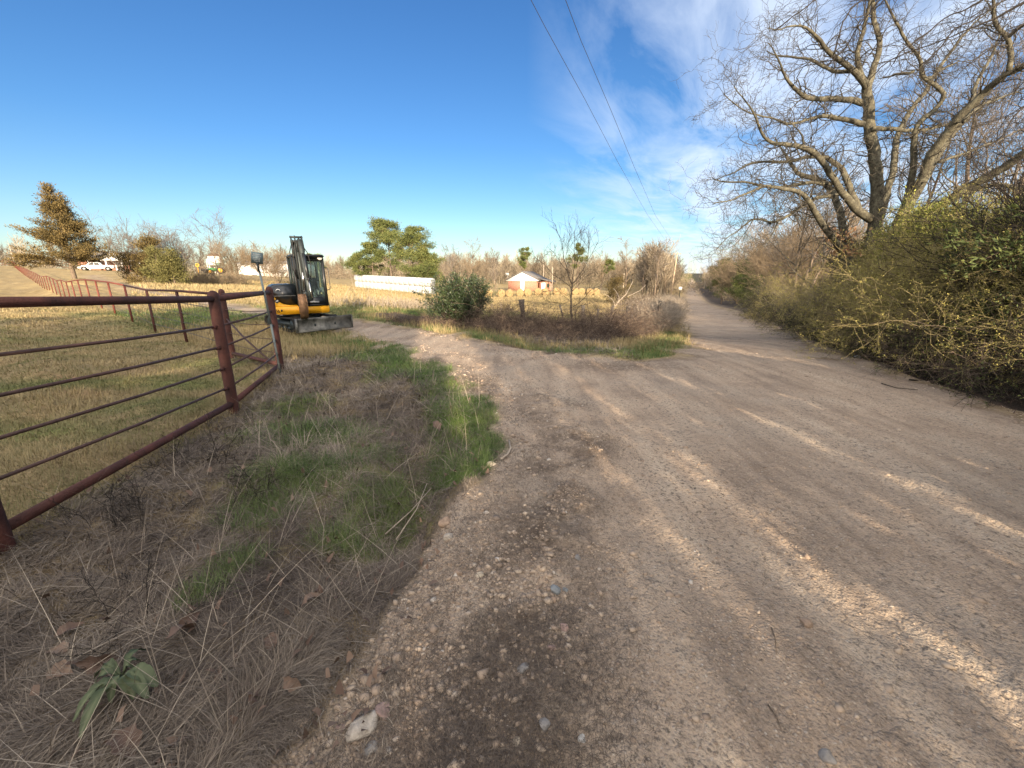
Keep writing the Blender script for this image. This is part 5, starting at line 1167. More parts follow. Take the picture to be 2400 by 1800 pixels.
for px, Y, H, sp, lb, sd in ((1100,110,10.5,1.2,'pale bare tree behind the evergreen shrub',1),(1060,100,8,1.3,'leaning pale bare tree right of the pine group',2),(1470,88,10.5,.6,'tall bare tree right of the sapling in the far field',3),(1540,75,9.5,.5,'tall slim bare tree left of the power pole',4),(1560,95,10,.5,'grey bare tree just behind the power pole',5),(1510,100,9,.6,'bare tree between the two tall ones at the field corner',6),(1410,120,9,.9,'short bare tree at the far field edge',7),(1160,118,8,1.2,'bushy bare tree left of the brick house',8)):
    tree_at(px, Y, 'bare_tree', bare_tree_meshes(80+sd, H, sp, lv=(14,7,5), tw=.028, mat='twig_tan' if sd % 2 else 'twig_grey', tmin=.2, ratio=.4, r0=.16), lb, group='bare trees beyond the field')
tree_at(1452, 52, 'cedar_tree', cedar_meshes(36, 2.9, 1.7, 'cedar_b', .16, 6000, .02, .5, 40, 'dome'), 'small bronze green cedar at the edge of the straw field')
# crooked bleached dead branch beside it
def dead_branch():
    T = Tubes(); 
    for rw in ([(1420,745,7),(1445,715,6),(1470,690,5),(1475,670,4),(1480,660,2)],[(1440,720,4),(1430,690,3),(1415,685,2)],[(1470,695,4),(1500,680,3),(1515,665,2)],[(1445,712,4),(1452,690,3),(1440,672,2)]):
        P, Rd = limb_pts([(a_, b_, c_*.5) for a_, b_, c_ in rw], 34, 34.5, 1, 0, 0, seed=9); T.add(P, Rd, 6)
    o = link('dead_branch', T.mesh('dead_branch', M['bleached'])); tag(o, 'crooked bleached dead branches leaning in the field corner left of the road', 'dead branch')
dead_branch()

# far wood all along the horizon
def far_wood(name, n, amin, amax, rmin, rmax, Hm, seed, label, mat, greens=.0):
    rng = np.random.default_rng(seed); Vs, Fs, Ts = [], [], []; protos = []
    for v in range(7):
        T = Tubes(); P, D, Rd = run(np.zeros((1,3)), np.array([[rng.normal()*.08,rng.normal()*.08,1.]]), np.array([1.]), np.array([.014]), 8, .05, .02, rng, .2); T.addm(P, Rd, 3)
        a = spawn(P, D, Rd, np.array([1.]), 26, .22, .6, .34, rng, .4); P1, D1, R1 = run(*a, 4, .12, .10, rng, .4); T.addm(P1, np.maximum(R1, .0042), 3)
        b = spawn(P1, D1, R1, a[2], 7, .1, .6, .5, rng, .4); P2_, D2, R2 = run(*b, 2, .14, .10, rng, .5); T.addm(P2_, np.full(R2.shape, .0026), 3)
        protos.append(T.data())
    off = 0; AZ = np.radians(amin+(amax-amin)*rng.random(n)); RR = rmin+(rmax-rmin)*rng.random(n)**.8; XY = np.stack([RR*np.sin(AZ), RR*np.cos(AZ)], 1); in_gravel = poly_sd(XY[:,0], XY[:,1], GRAVEL) > -4.5
    for i in range(n):
        x, y = XY[i]
        h = Hm*(.65+.6*rng.random())
        if in_gravel[i]: continue
        V, F, T_ = protos[rng.integers(7)]; s = h*(.8+.5*rng.random()); a = rng.random()*6.28; c_, s_ = math.cos(a), math.sin(a)
        Q = V.copy(); Q = np.stack([(V[:,0]*c_-V[:,1]*s_)*s, (V[:,0]*s_+V[:,1]*c_)*s, V[:,2]*h], 1)+[x, y, 0]
        Vs.append((Q, x, y)); Fs.append(F+off); Ts.append(np.full(len(V), rng.random())); off += len(V)
    zz = base_h(np.array([q[1] for q in Vs]), np.array([q[2] for q in Vs]))
    V = np.vstack([q[0]+[0,0,z] for q, z in zip(Vs, zz)])
    o = link(name, faces_mesh(name, V, np.vstack(Fs), M[mat], False, np.concatenate(Ts))); tag(o, label, 'woodland', kind='stuff')
M['far_tan'] = tinted('far_wood', [(.1,(.085,.068,.050)),(.45,(.175,.142,.100)),(.8,(.30,.255,.185)),(1,(.42,.37,.28))], .9, .02, .3)
M['far_green'] = tinted('far_pines', [(.2,(.035,.045,.02)),(.6,(.08,.10,.035)),(.9,(.14,.16,.06))], .9, .03, .3)
far_wood('far_woods', 1150, -18, 34, 170, 420, 10.0, 5, 'tan leafless woodland along the horizon beyond the fields', 'far_tan')
far_wood('far_woods', 380, -62, -18, 190, 420, 9.0, 6, 'grey leafless woodland on the left horizon', 'far_tan')
far_wood('hedge_woods', 200, 17, 21.4, 95, 210, 9.5, 7, 'bare roadside woodland left of the distant road', 'far_tan')
far_wood('roadside_woods', 300, 25.2, 33, 60, 300, 8.0, 8, 'bare roadside woodland right of the distant road', 'far_tan')
far_wood('right_woods', 120, 33, 66, 45, 110, 7.5, 9, 'bare woodland behind the brush on the right', 'far_tan')
def far_brush(name, n, amin, amax, rmin, rmax, Hm, seed, label, mat, leaf=.5, per=40, XX=None, YY=None):
    rng = np.random.default_rng(seed); az = np.radians(amin+(amax-amin)*rng.random(n)); r = rmin+(rmax-rmin)*rng.random(n); x, y = (r*np.sin(az), r*np.cos(az)) if XX is None else (XX, YY); z = base_h(x, y)
    L = Leaves(); t0 = rng.random(n)
    h = Hm*(.5+.8*rng.random(n)); idx = np.repeat(np.arange(n), per); g = rng.normal(size=(n*per,3)); g = norm(g)*rng.random((n*per,1))**.4
    p = np.stack([x[idx]+g[:,0]*h[idx]*.7, y[idx]+g[:,1]*h[idx]*.7, z[idx]+h[idx]*(.55+.5*g[:,2])], 1)
    L.add(p, rng.normal(size=p.shape)+[0,0,.5], leaf*(.5+rng.random(len(p))), leaf*.35, .5*t0[idx]+.5*rng.random(len(p)))
    o = link(name, L.mesh(name, M[mat], rng)); tag(o, label, 'woodland', kind='stuff')
def far_edge(name, n, line, sg, o0, o1, y0, y1, Hm, seed, label, mat, leaf, per):
    rng = np.random.default_rng(seed); ln = np.array(line); ln = ln[np.argsort(ln[:,1])]; Y = y0*(y1/y0)**rng.random(n); o = (o0+(o1-o0)*rng.random(n))*(1+Y/200); X = np.interp(Y, ln[:,1], ln[:,0])+sg*o
    far_brush(name, n, 0, 0, 0, 0, Hm, seed, label, mat, leaf, per, X, Y)
M['far_brush'] = tinted('far_brush', [(.1,(.075,.062,.045)),(.5,(.165,.132,.090)),(.9,(.28,.235,.165))], .95, .03, .4)
far_brush('far_underbrush', 1500, -62, 24, 165, 330, 4.2, 15, 'brown underbrush at the foot of the far woods', 'far_brush', .55, 46)
far_brush('far_pines', 90, -20, 24, 260, 430, 9.5, 16, 'scattered dark pine crowns in the far woods', 'far_green', .7, 130)
far_edge('roadside_brush', 330, ROAD_R, 1, 3.2, 9, 30, 260, 2.6, 17, 'brown brush along the right side of the distant road', 'far_brush', .28, 110)
far_edge('roadside_brush', 150, ROAD_L, -1, 1.2, 5, 40, 200, 1.3, 18, 'low brush along the left side of the distant road', 'far_brush', .2, 90)
# ------------------------------------------------------------------ brush and cedars on the right of the road
V1 = tangle_meshes(91, 2.0, 1.3, 60, (10,10), 80000, .017, tmat='vine_twig', smat='bark'); V2 = tangle_meshes(92, 2.2, 1.5, 70, (10,10), 90000, .018, tmat='vine_twig', smat='bark'); V3 = tangle_meshes(93, 1.7, 1.2, 60, (9,8), 26000, .022, mat='vine', tmat='twig_grey')
W1 = tangle_meshes(94, 1.3, 1.1, 60, (7,7), 2500, .03, mat='leaf_brown', tmat='bark', r=.006); 
DKB = tangle_meshes(95, 1.5, 1.2, 70, (8,7), 5000, .034, mat='cedar_g', tmat='dark_bark', r=.006)
G1 = 'tangled olive vines and shrubs on the right bank'
for px, Y, mm, s, rz, lb in ((2420,6.0,V1,1.0,0,'olive vine tangle at the right edge of the view beside the bank'),(2300,7.2,V2,1.0,1.2,'sunlit olive tangle second from the right edge'),(2190,8.1,V1,1.12,2.2,'tall sunlit yellowish tangle in the middle of the right bank'),(2115,9.0,V2,.92,3.1,'olive tangle below the main oak trunk'),(2040,10.2,V3,1.15,.6,'grey olive tangle left of the main oak trunk'),(1965,11.8,V2,.85,4.4,'olive tangle under the low pale oak limb'),(1900,12.8,V3,1.1,5.0,'greyish tangle before the dark cedar boughs'),(1850,15.5,V1,1.0,.2,'tangle at the foot of the two slim trunks'),(1830,20,V3,1.25,1.7,'grey tangle right of the fan shaped tan shrub'),(1790,28,V2,1.1,2.9,'tangle at the foot of the fan shaped tan shrub'),(1760,38,V3,1.6,3.6,'tangle where the bank meets the straight road'),(2250,10.5,V2,1.1,.4,'high tangle behind the sunlit one on the right bank'),(2140,12,V1,1.15,1.4,'back row tangle behind the oak base'),(2480,8,V2,1.15,2.4,'back row tangle at the right edge'),(2010,14,V3,1.2,2.0,'back row tangle left of the oak base')):
    tree_at(px, Y, 'vine_tangle', mm, lb, cat='shrub', group=G1, s=s, rz=rz, mo=2.0)
for px, Y, mm, s, rz, lb in ((2370,5.6,W1,.8,0,'low dark leafy brush on the bank at the right edge'),(2260,6.5,DKB,.75,2,'low dark brush at the foot of the sunlit tangle'),(2180,7.2,W1,.8,1,'low brown brush on the bank right of the pale stone'),(2105,8.0,DKB,.7,3,'low dark brush above the pale stone on the bank'),(2030,9.2,W1,.9,4,'low brown brush left of the pale stone'),(1965,10.8,DKB,.8,5,'low dark brush halfway along the bank'),(1900,12.6,DKB,.9,.5,'low dark brush below the grey tangle'),(1850,14.6,DKB,.9,1.5,'low dark brush below the slim trunks'),(1830,18,DKB,1.0,2.5,'low dark brush where the bank starts to curve'),(1800,24,DKB,1.2,3.5,'low dark brush at the far end of the bank'),(1770,33,DKB,1.5,4.5,'low dark brush beside the straight road'),(2440,4.9,DKB,.9,4,'dark low brush nearest the viewer on the right')):
    tree_at(px, Y, 'low_brush', mm, lb, cat='shrub', group='low dark brush along the right bank', s=s, rz=rz, mo=1.2)
CY1 = cedar_meshes(101, 3.2, 1.5, 'cedar_y', .075, 22000, .05, .5, 70, open_=0); CY2 = cedar_meshes(102, 3.0, 1.4, 'cedar_y', .07, 20000, .05, .6, 66, 'dome'); CG = cedar_meshes(103, 3.0, 1.6, 'cedar_o', .075, 20000, .04, .5, 66)
for px, Y, mm, s, rz, lb in ((2330,9.2,CY1,.88,0,'bright yellow green cedar below the long dark oak limb'),(2215,10.2,CY2,.98,1,'yellow green cedar right of the main oak trunk'),(2085,11.2,CY2,.88,2,'small yellow green cedar at the foot of the main oak trunk'),(2430,7.8,CG,.82,0,'dark green cedar at the upper right edge of the bank'),(1975,13.2,CY1,.9,3,'yellow green cedar left of the oak trunks'),(1925,15,CG,1.05,4,'dark cedar with boughs reaching over the slim trunks'),(2490,9.5,CY1,.85,5,'tall green cedar rising at the right edge'),(2030,12.0,CG,.95,5.5,'dark cedar behind the dead oak leaves'),(2140,13.4,CG,1.15,.5,'dark cedar behind the main oak trunk'),(2215,8.6,CY2,.80,2.5,'small bright yellow green cedar among the sunlit olive tangles'),(2105,9.8,CY2,.78,4.2,'small feathery yellow green cedar left of the fanned dark shrub'),(2330,7.6,CY1,.74,5.2,'feathery yellow green cedar behind the fanned dark shrub')):
    tree_at(px, Y, 'cedar_tree', mm, lb, group='cedars on the right bank', s=s, rz=rz)
tree_at(2490, 5.3, 'cedar_tree', cedar_meshes(104, 3.0, 2.1, 'cedar_g', .075, 30000, .12, .3, 60, droop=.25), 'near dark cedar whose shaded boughs reach in from the right edge')  # dark green foliage colour stands in for the shade on these boughs
DB = bare_tree_meshes(111, 2.3, 1.5, lv=(9,7,5), tw=.006, mat='dark_bark', barkm='dark_bark', stems=7, tmin=.2, ratio=.55, wob=.10, r0=.026)
for px, Y, s, rz, lb in ((2275,6.5,1.0,0,'dark twiggy shrub with fanned stems in front of the sunlit tangle'),(2400,6.0,1.1,2,'dark twiggy shrub at the right edge of the view'),(2160,7.6,.8,4,'small dark twiggy shrub left of the fanned one')):
    tree_at(px, Y, 'twiggy_shrub', DB, lb, cat='shrub', s=s, rz=rz, group='dark twiggy shrubs on the right bank')
TS = bare_tree_meshes(112, 5.6, 1.3, lv=(14,8,6), tw=.013, mat='twig_tan', barkm='twig_tan', stems=9, tmin=.15, ratio=.5, wob=.10, r0=.055, lean=(-.05,0))
for px, Y, s, rz, lb in ((1750,42,1.28,0,'large fan shaped tan bare shrub beside the road'),(1715,62,1.45,2,'tan bare shrub left of the large fan shaped one'),(1800,31,.85,4,'tan bare shrub between the large fan shaped one and the slim trunks'),(1685,84,1.7,1,'far tan bare shrub where the road narrows')):
    tree_at(px, Y, 'bare_shrub', TS, lb, cat='shrub', s=s, rz=rz, group='fan shaped tan shrubs beside the road', mo=4.2)
for px, Y, H, sp, lb, sd, ln in ((1834,30,8.6,.8,'left one of two slim bare trunks right of the tan shrub',1,(0,0)),(1858,29,8.0,.8,'right one of two slim bare trunks right of the tan shrub',2,(.16,0)),(2240,17,9.0,.7,'grey trunk behind the long dark oak limb',3,(.02,0)),(2300,14.5,8.0,.8,'leaning grey trunk above the yellow green cedar',4,(.25,0)),(1770,34,7.0,1.1,'bare tree behind the fan shaped tan shrub',5,(0,0)),(1900,26,8,1.0,'bare tree behind the low left oak limbs',6,(0,0)),(2110,20,8.5,.9,'bare tree behind the oak trunks',7,(0,0)),(2380,16,9,.9,'bare tree at the right edge behind the cedars',8,(.1,0))):
    tree_at(px, Y, 'bare_tree', bare_tree_meshes(120+sd, H, sp, lean=ln, lv=(13,8,6), tw=.014, mat='twig_grey' if sd > 2 else 'oak_twig', barkm='bark' , tmin=.3, r0=.13 if sd < 5 else .1), lb, group='bare trees behind the right bank')
tree_at(1662, 96, 'pine_tree', pine_meshes(131, 10.0, 3.6, .05, 14000, .3, 44), 'dark green pine on the right side of the distant road')
tree_at(1700, 58, 'cedar_tree', cedar_meshes(132, 6.0, 2.6, 'cedar_g', .2, 9000, .03, .5, 50), 'dark green cedar beside the distant road on the right')
tree_at(1705, 50, 'cedar_tree', cedar_meshes(133, 3.4, 2.2, 'cedar_g', .16, 8000, .03, .5, 50, 'dome'), 'low dark cedar overhanging the right edge of the distant road')

# ------------------------------------------------------------------ brambles and dry roadside weeds
def in_poly(n, P, rng):
    P = np.asarray(P); lo, hi = P.min(0), P.max(0); out = []
    while sum(map(len, out)) < n:
        q = lo+(hi-lo)*rng.random((n*3, 2)); out.append(q[poly_sd(q[:,0], q[:,1], P) > 0])
    return np.vstack(out)[:n]
def mounds(x, y, lst):
    h = np.zeros_like(x)
    for px, Y, a, r in lst: c = at(px, 640, Y); h = np.maximum(h, a*np.exp(-((x-c.x)**2+(y-Y)**2)/r**2))
    return h
def brambles():
    rng = np.random.default_rng(77); poly = np.array(P2([(860,752),(930,762),(1090,776),(1290,806),(1440,806),(1530,790)])+A2([(1545,752,17.5),(1480,745,17.5),(1400,750,16.8),(1240,745,16.4),(1050,738,16.4),(930,735,17)]))
    n = 2300; q = in_poly(n, poly, rng); m = mounds(q[:,0], q[:,1], ((1185,14.2,.85,1.3),(1110,13.8,.25,.9),(1010,14.6,.3,1.2),(930,15,.12,1.2),(1330,13.2,.45,1.2),(1400,12.2,.55,1.1),(1470,11.8,.75,1.2),(1510,13.5,.6,1.3),(1270,13.2,.35,.9)))
    edge = np.clip(poly_sd(q[:,0], q[:,1], poly)/.5, .25, 1); hh = (.24+.8*m)*edge
    z = height(q[:,0], q[:,1], False); P0 = np.stack([q[:,0], q[:,1], z-.05], 1); D0 = np.stack([rng.normal(size=n)*.55, rng.normal(size=n)*.55, np.ones(n)], 1)
    L0 = hh*(1.3+.9*rng.random(n)); T = Tubes(); tn = rng.random(n)
    P, D, Rd = run(P0, D0, L0, .0055*(.5+rng.random(n)), 9, .14, -.17, rng, .4); T.addm(P, Rd, 3, tn)
    b = spawn(P, D, Rd, L0, 7, .2, .9, .5, rng, .7, minr=.0026); P1, D1, R1 = run(*b, 5, .25, -.08, rng, .5); T.addm(P1, R1, 3, .2+.7*rng.random(len(P1)))
    c = spawn(P1, D1, R1, b[2], 2, .2, .9, .5, rng, .8, minr=.002); P3, D3, R3 = run(*c, 3, .3, -.05, rng, .6); T.addm(P3, R3, 3, rng.random(len(P3)))
    o = link('bramble_thicket', T.mesh('bramble_thicket', M['briar'])); tag(o, 'reddish brown bramble thicket between the driveway and the field', 'brambles', kind='stuff')
    # tan weeds along the left side of the straight road
    poly = np.array(A2([(1545,790,14),(1580,772,17),(1585,752,30),(1590,728,58),(1560,725,58),(1535,735,30),(1470,745,19),(1480,770,15)])); n = 1500; q = in_poly(n, poly, rng); z = height(q[:,0], q[:,1], False)
    L0 = (.45+.6*rng.random(n))*(1+.01*np.hypot(q[:,0], q[:,1])); T = Tubes()
    P, D, Rd = run(np.stack([q[:,0], q[:,1], z], 1), np.stack([rng.normal(size=n)*.3, rng.normal(size=n)*.3, np.ones(n)], 1), L0, .007*(.5+rng.random(n)), 6, .12, -.06, rng, .4); T.addm(P, Rd, 3, .5+.5*rng.random(n))
    b = spawn(P, D, Rd, L0, 8, .2, .8, .5, rng, .7, minr=.005); P1, D1, R1 = run(*b, 4, .2, -.02, rng, .5); T.addm(P1, R1, 3, .5+.5*rng.random(len(P1)))
    c = spawn(P1, D1, R1, b[2], 3, .2, .8, .5, rng, .8, minr=.005); P3, D3, R3 = run(*c, 2, .2, 0, rng, .6); T.addm(P3, R3, 3, .5+.5*rng.random(len(P3)))
    o = link('roadside_weeds', T.mesh('roadside_weeds', M['straw'])); tag(o, 'tall tan weeds along the left side of the straight road', 'weeds', kind='stuff')
    # light brown weeds in the field before the white bales
    c0 = at(960, 700, 24); n = 500; q = np.stack([c0.x+rng.normal(size=n)*2.4, 24+rng.normal(size=n)*1.2], 1); z = height(q[:,0], q[:,1], False); L0 = .25+.4*rng.random(n); L0[:10] = 1.3+.6*rng.random(10); T = Tubes()
    P, D, Rd = run(np.stack([q[:,0], q[:,1], z], 1), np.stack([rng.normal(size=n)*.3, rng.normal(size=n)*.3, np.ones(n)*1.2], 1), L0, np.full(n, .012), 5, .12, 0, rng, .4); T.addm(P, Rd, 3, .5+.4*rng.random(n))
    b = spawn(P, D, Rd, L0, 5, .3, .7, .4, rng, .7, minr=.007); P1, D1, R1 = run(*b, 3, .2, .02, rng, .5); T.addm(P1, R1, 3, .5+.5*rng.random(len(P1)))
    o = link('field_weeds', T.mesh('field_weeds', M['straw'])); tag(o, 'patch of light brown weeds in the field before the white bales', 'weeds', kind='stuff')
brambles()

# ------------------------------------------------------------------ grass
def blades(name, x, y, z, L, w, az, lean, curl, tint, mat, label, seg=3):
    n = len(x); rng = np.random.default_rng(n); P = np.stack([x, y, z-.01], 1); c, s = np.cos(az), np.sin(az); V = []; th = lean.copy()
    sd = np.stack([-s, c, rng.normal(size=n)*.3], 1); sd = norm(sd)
    for i in range(seg+1):
        ww = (w*(1-(i/seg)**1.5*.92)/2)[:,None]; V += [P-sd*ww, P+sd*ww]
        P = P+np.stack([np.sin(th)*c, np.sin(th)*s, np.cos(th)], 1)*(L/seg)[:,None]; th = th+curl; g = P[:,2] < z+.006; P[g,2] = z[g]+.006+.012*rng.random(g.sum()); az2 = az
    V = np.stack(V, 1).reshape(-1,3); b = np.arange(n)[:,None]*(2*(seg+1)); F = []
    for i in range(seg): F.append(np.stack([b[:,0]+2*i, b[:,0]+2*i+1, b[:,0]+2*i+3, b[:,0]+2*i+2], 1))
    o = link(name, faces_mesh(name, V, np.vstack(F), M[mat], False, np.repeat(np.clip(tint,0,1), 2*(seg+1)))); tag(o, label, 'grass', kind='stuff')
def polar(n, r0, r1, a0, a1, rng, p=1.0):
    r = r0*(r1/r0)**(rng.random(n)**p); a = np.radians(a0+(a1-a0)*rng.random(n)); return r*np.sin(a), r*np.cos(a)
def build_grass():
    rng = np.random.default_rng(55)
    # tangled dead thatch of the verge
    x, y = polar(430000, .75, 15, -62, 20, rng, .85); Z = zones(x, y); edge = Z['sdj'] < np.where(rng.random(len(x)) < .12, .25, -.02)
    k = edge & (Z['pasture'] < .08) & (x < 2.5) & (y < 11.2+.3*x) & (Z['sd'] < .5); g = Z['green']; k &= rng.random(len(x)) > g*.85; k &= rng.random(len(x)) < .45+1.2*fbm(x*3.2, y*3.2, 3, 97)**1.3
    x, y, g, r, sd = x[k], y[k], g[k], Z['r'][k], Z['sd'][k]; z = height(x, y); n = len(x)
    az = fbm(x*2.4, y*2.4, 2, 90)*18+rng.normal(size=n)*.75; tall = fbm(x*.9, y*.9, 3, 91)
    L = (.06+.15*rng.random(n)**1.8)*(.45+1.1*tall)*np.clip(-sd/.35+.25, .35, 1); lean = np.clip(1.12+rng.normal(size=n)*.42, .1, 1.62); lean = np.where(rng.random(n) < .35, 1.45+.15*rng.random(n), lean)
    blades('dead_grass', x, y, z, L*1.25, np.maximum(.0026, .0010*r)*(.5+1.1*rng.random(n)**1.5), az, lean, .18+.3*rng.random(n), .42*rng.random(n)+.62*(fbm(x*2.2, y*2.2, 4, 92)-.2)+.25*(rng.random(n) < .10), 'straw', 'tangled dead brown grass covering the verge in the left foreground')
    # long bleached stalks
    x, y = polar(1500, .9, 10, -58, -4, rng); Z = zones(x, y); k = (Z['sdj'] < -.12) & (Z['pasture'] < 0) & (x < 1.5); x, y, r = x[k], y[k], Z['r'][k]; z = height(x, y); n = len(x)
    blades('long_stalks', x, y, z, .22+.38*rng.random(n), np.maximum(.0028, .0009*r), rng.random(n)*6.28, np.clip(1.15+.4*rng.normal(size=n), .1, 1.57), .04+.12*rng.random(n), .55+.4*rng.random(n), 'straw', 'long bleached grass stalks lying across the verge')
    # green tufts on the verge and along the driveway edge
    x, y = polar(560000, .9, 26, -60, 30, rng, .85); Z = zones(x, y); k = (Z['sdj'] < .02) & (Z['pasture'] < .05) & (rng.random(len(x)) < np.clip((Z['green']-.12)*1.7, 0, 1)) & (Z['bramble'] < 0)
    x, y, r = x[k], y[k], Z['r'][k]; n = len(x); z = height(x, y)
    blades('green_grass', x, y, z, (.05+.07*rng.random(n))*(1+.02*r)*(.6+.8*fbm(x*2, y*2, 2, 93)), np.maximum(.0022, .0008*r)*(.7+.6*rng.random(n)), rng.random(n)*6.28, np.abs(rng.normal(size=n))*.55, .25+.35*rng.random(n), .5*rng.random(n)+.5*fbm(x*2.5, y*2.5, 3, 94), 'grassg', 'short bright green grass growing in patches on the verge and beside the driveway')
    # grazed pasture inside the red fence
    x, y = polar(330000, 2.2, 34, -66, -18, rng, .8); Z = zones(x, y); k = (Z['pasture'] > -.05); x, y, r, g = x[k], y[k], Z['r'][k], Z['green'][k]; n = len(x); z = height(x, y)
    cl = fbm(x*1.5, y*1.5, 3, 95)
    blades('pasture_grass', x, y, z, (.03+.06*rng.random(n))*(.5+1.2*cl)*(1+.012*r), np.maximum(.0024, .00085*r), rng.random(n)*6.28, np.clip(.9+.5*rng.normal(size=n), 0, 1.6), .25*rng.random(n), .02+.32*rng.random(n)+.95*(cl-.1)-.45*g, 'past', 'short grazed grass of the pasture inside the red fence', 2)
    # field beyond the driveway
    x, y = polar(260000, 9, 95, -42, 24, rng, .9); Z = zones(x, y); k = (Z['sdj'] < -.1) & (Z['pasture'] < 0) & (Z['bramble'] < .3) & (x*.922-y*.386 < 1) & (rng.random(len(x)) > Z['green']*.75); x, y, r, g = x[k], y[k], Z['r'][k], Z['green'][k]; n = len(x); z = height(x, y, False)
    cl = fbm(x*.25, y*.25, 4, 96)
    blades('field_grass', x, y, z, (.07+.16*rng.random(n))*(.4+1.1*cl)*(1+.01*r), np.maximum(.004, .0009*r), rng.random(n)*6.28, np.clip(.5+.4*rng.normal(size=n), 0, 1.5), .2*rng.random(n), .28+.3*rng.random(n)+.62*cl-.35*g, 'past', 'golden straw coloured grass of the open field', 2)
    # leaf and twig litter on the right bank, crumbs along the shoulder
    x, y = polar(90000, 3, 40, 18, 62, rng); Z = zones(x, y); k = (Z['sdj'] < .1) & (Z['sd'] > -3.5) & (x*.922-y*.386 > 2.2) & (rng.random(len(x)) < np.where(Z['sd'] > -.7, .25, 1)); x, y, r = x[k], y[k], Z['r'][k]; n = len(x); z = height(x, y)
    blades('leaf_litter', x, y, z, .03+.09*rng.random(n), np.maximum(.006, .0012*r)*(.5+rng.random(n)), rng.random(n)*6.28, np.clip(1.3+.3*rng.normal(size=n), .1, 1.6), .1*rng.random(n), .35*rng.random(n)+.1, 'leaf_brown', 'dark leaf litter and twigs covering the right bank', 2)
    x, y = polar(420, 1.0, 8, -58, 6, rng); Z = zones(x, y); k = (Z['sdj'] < .15) & (Z['pasture'] < .1) & (x < 2); x, y, r = x[k], y[k], Z['r'][k]; n = len(x); z = height(x, y)+.02+.03*rng.random(n)
    blades('small_leaves', x, y, z, .025+.03*rng.random(n), .018+.02*rng.random(n), rng.random(n)*6.28, 1.2+.45*rng.normal(size=n), .5*rng.normal(size=n), .2+.7*rng.random(n), 'leaf_brown', 'small torn brown leaves caught in the dead grass', 2)
    x, y = polar(130000, .9, 9, -40, 30, rng); Z = zones(x, y); pr = np.clip(1.2-np.abs(Z['sdj']-.62)/.55, 0, 1)*np.clip(fbm(x*2.2, y*2.2, 4, 31)*3.4-1.05, 0.05, 1); k = (Z['sdj'] > -.05) & (rng.random(len(x)) < pr) & (x < 2.5); x, y, r = x[k], y[k], Z['r'][k]; n = len(x); z = height(x, y)
    blades('shoulder_debris', x, y, z, .015+.06*rng.random(n)**2, np.maximum(.002, .0008*r), rng.random(n)*6.28, 1.4+.2*rng.random(n), .05*rng.random(n), .02+.42*rng.random(n)**1.3, 'straw', 'dark crumbled plant debris scattered on the gravel shoulder', 2)
build_grass()

# ------------------------------------------------------------------ gravel, stones, leaves, twigs
def ico():
    bm = bmesh.new(); bmesh.ops.create_icosphere(bm, subdivisions=1, radius=1); V = np.array([v.co[:] for v in bm.verts]); F = np.array([[v.index for v in f.verts] for f in bm.faces]); bm.free(); return V, F
def build_gravel():
    rng = np.random.default_rng(66); V0, F0 = ico(); x, y = polar(95000, .8, 16, -56, 56, rng, .9); Z = zones(x, y); r = Z['r']
    dens = np.where((Z['sdj'] < .75) & (x < 2), .28+.70*np.clip((fbm(x*2.1, y*2.1, 3, 72)-.42)*5, 0, 1), .12+.3*(fbm(x*1.2, y*1.2, 3, 71) > .56)); dens = np.where((Z['sdj'] < .0), .05, dens); right = (Z['sd'] < .5) & (x > 4); dens = np.where(right & (Z['sd'] > -.6), .7, dens)
    k = (Z['sdj'] > -.12) & (rng.random(len(x)) < dens); x, y, r, sd = x[k], y[k], r[k], Z['sdj'][k]; n = len(x); z = height(x, y)
    s = np.exp(rng.normal(size=n)*.55)*np.where((sd < .85) & (x < 2), .0040, .0026)*(1+.13*r); s = np.minimum(s, .024)
    sc = np.stack([s*(.8+.6*rng.random(n)), s*(.8+.6*rng.random(n)), s*(.5+.35*rng.random(n))], 1); a = rng.random(n)*6.28; c, sn = np.cos(a), np.sin(a)
    W = V0[None]*(1+.28*rng.normal(size=(n, len(V0), 1)))*sc[:,None]; X = W[...,0]*c[:,None]-W[...,1]*sn[:,None]; Y = W[...,0]*sn[:,None]+W[...,1]*c[:,None]
    V = np.stack([X+x[:,None], Y+y[:,None], W[...,2]+(z+s*.02)[:,None]], -1).reshape(-1,3); F = (F0[None]+np.arange(n)[:,None,None]*len(V0)).reshape(-1,3)
    o = link('gravel', faces_mesh('gravel', V, F, M['pebble'], False, np.repeat(np.clip(.15+.6*rng.random(n)+.25*(rng.random(n) < .05), 0, 1), len(V0)))); tag(o, 'loose pebbles and grit scattered over the road and its shoulder', 'gravel', kind='stuff')
build_gravel()
STC = {'pale': (.52,.45,.36), 'tan': (.40,.27,.17), 'grey': (.27,.25,.225), 'blue': (.26,.28,.28), 'rose': (.36,.23,.18), 'cream': (.60,.50,.36), 'white': (.68,.66,.60)}
for kk, vv in STC.items(): M['stone_'+kk] = simple('stone_'+kk, tuple(.72*q+.05 for q in vv), .8, .45, 30, 0, .4, 90, .25)
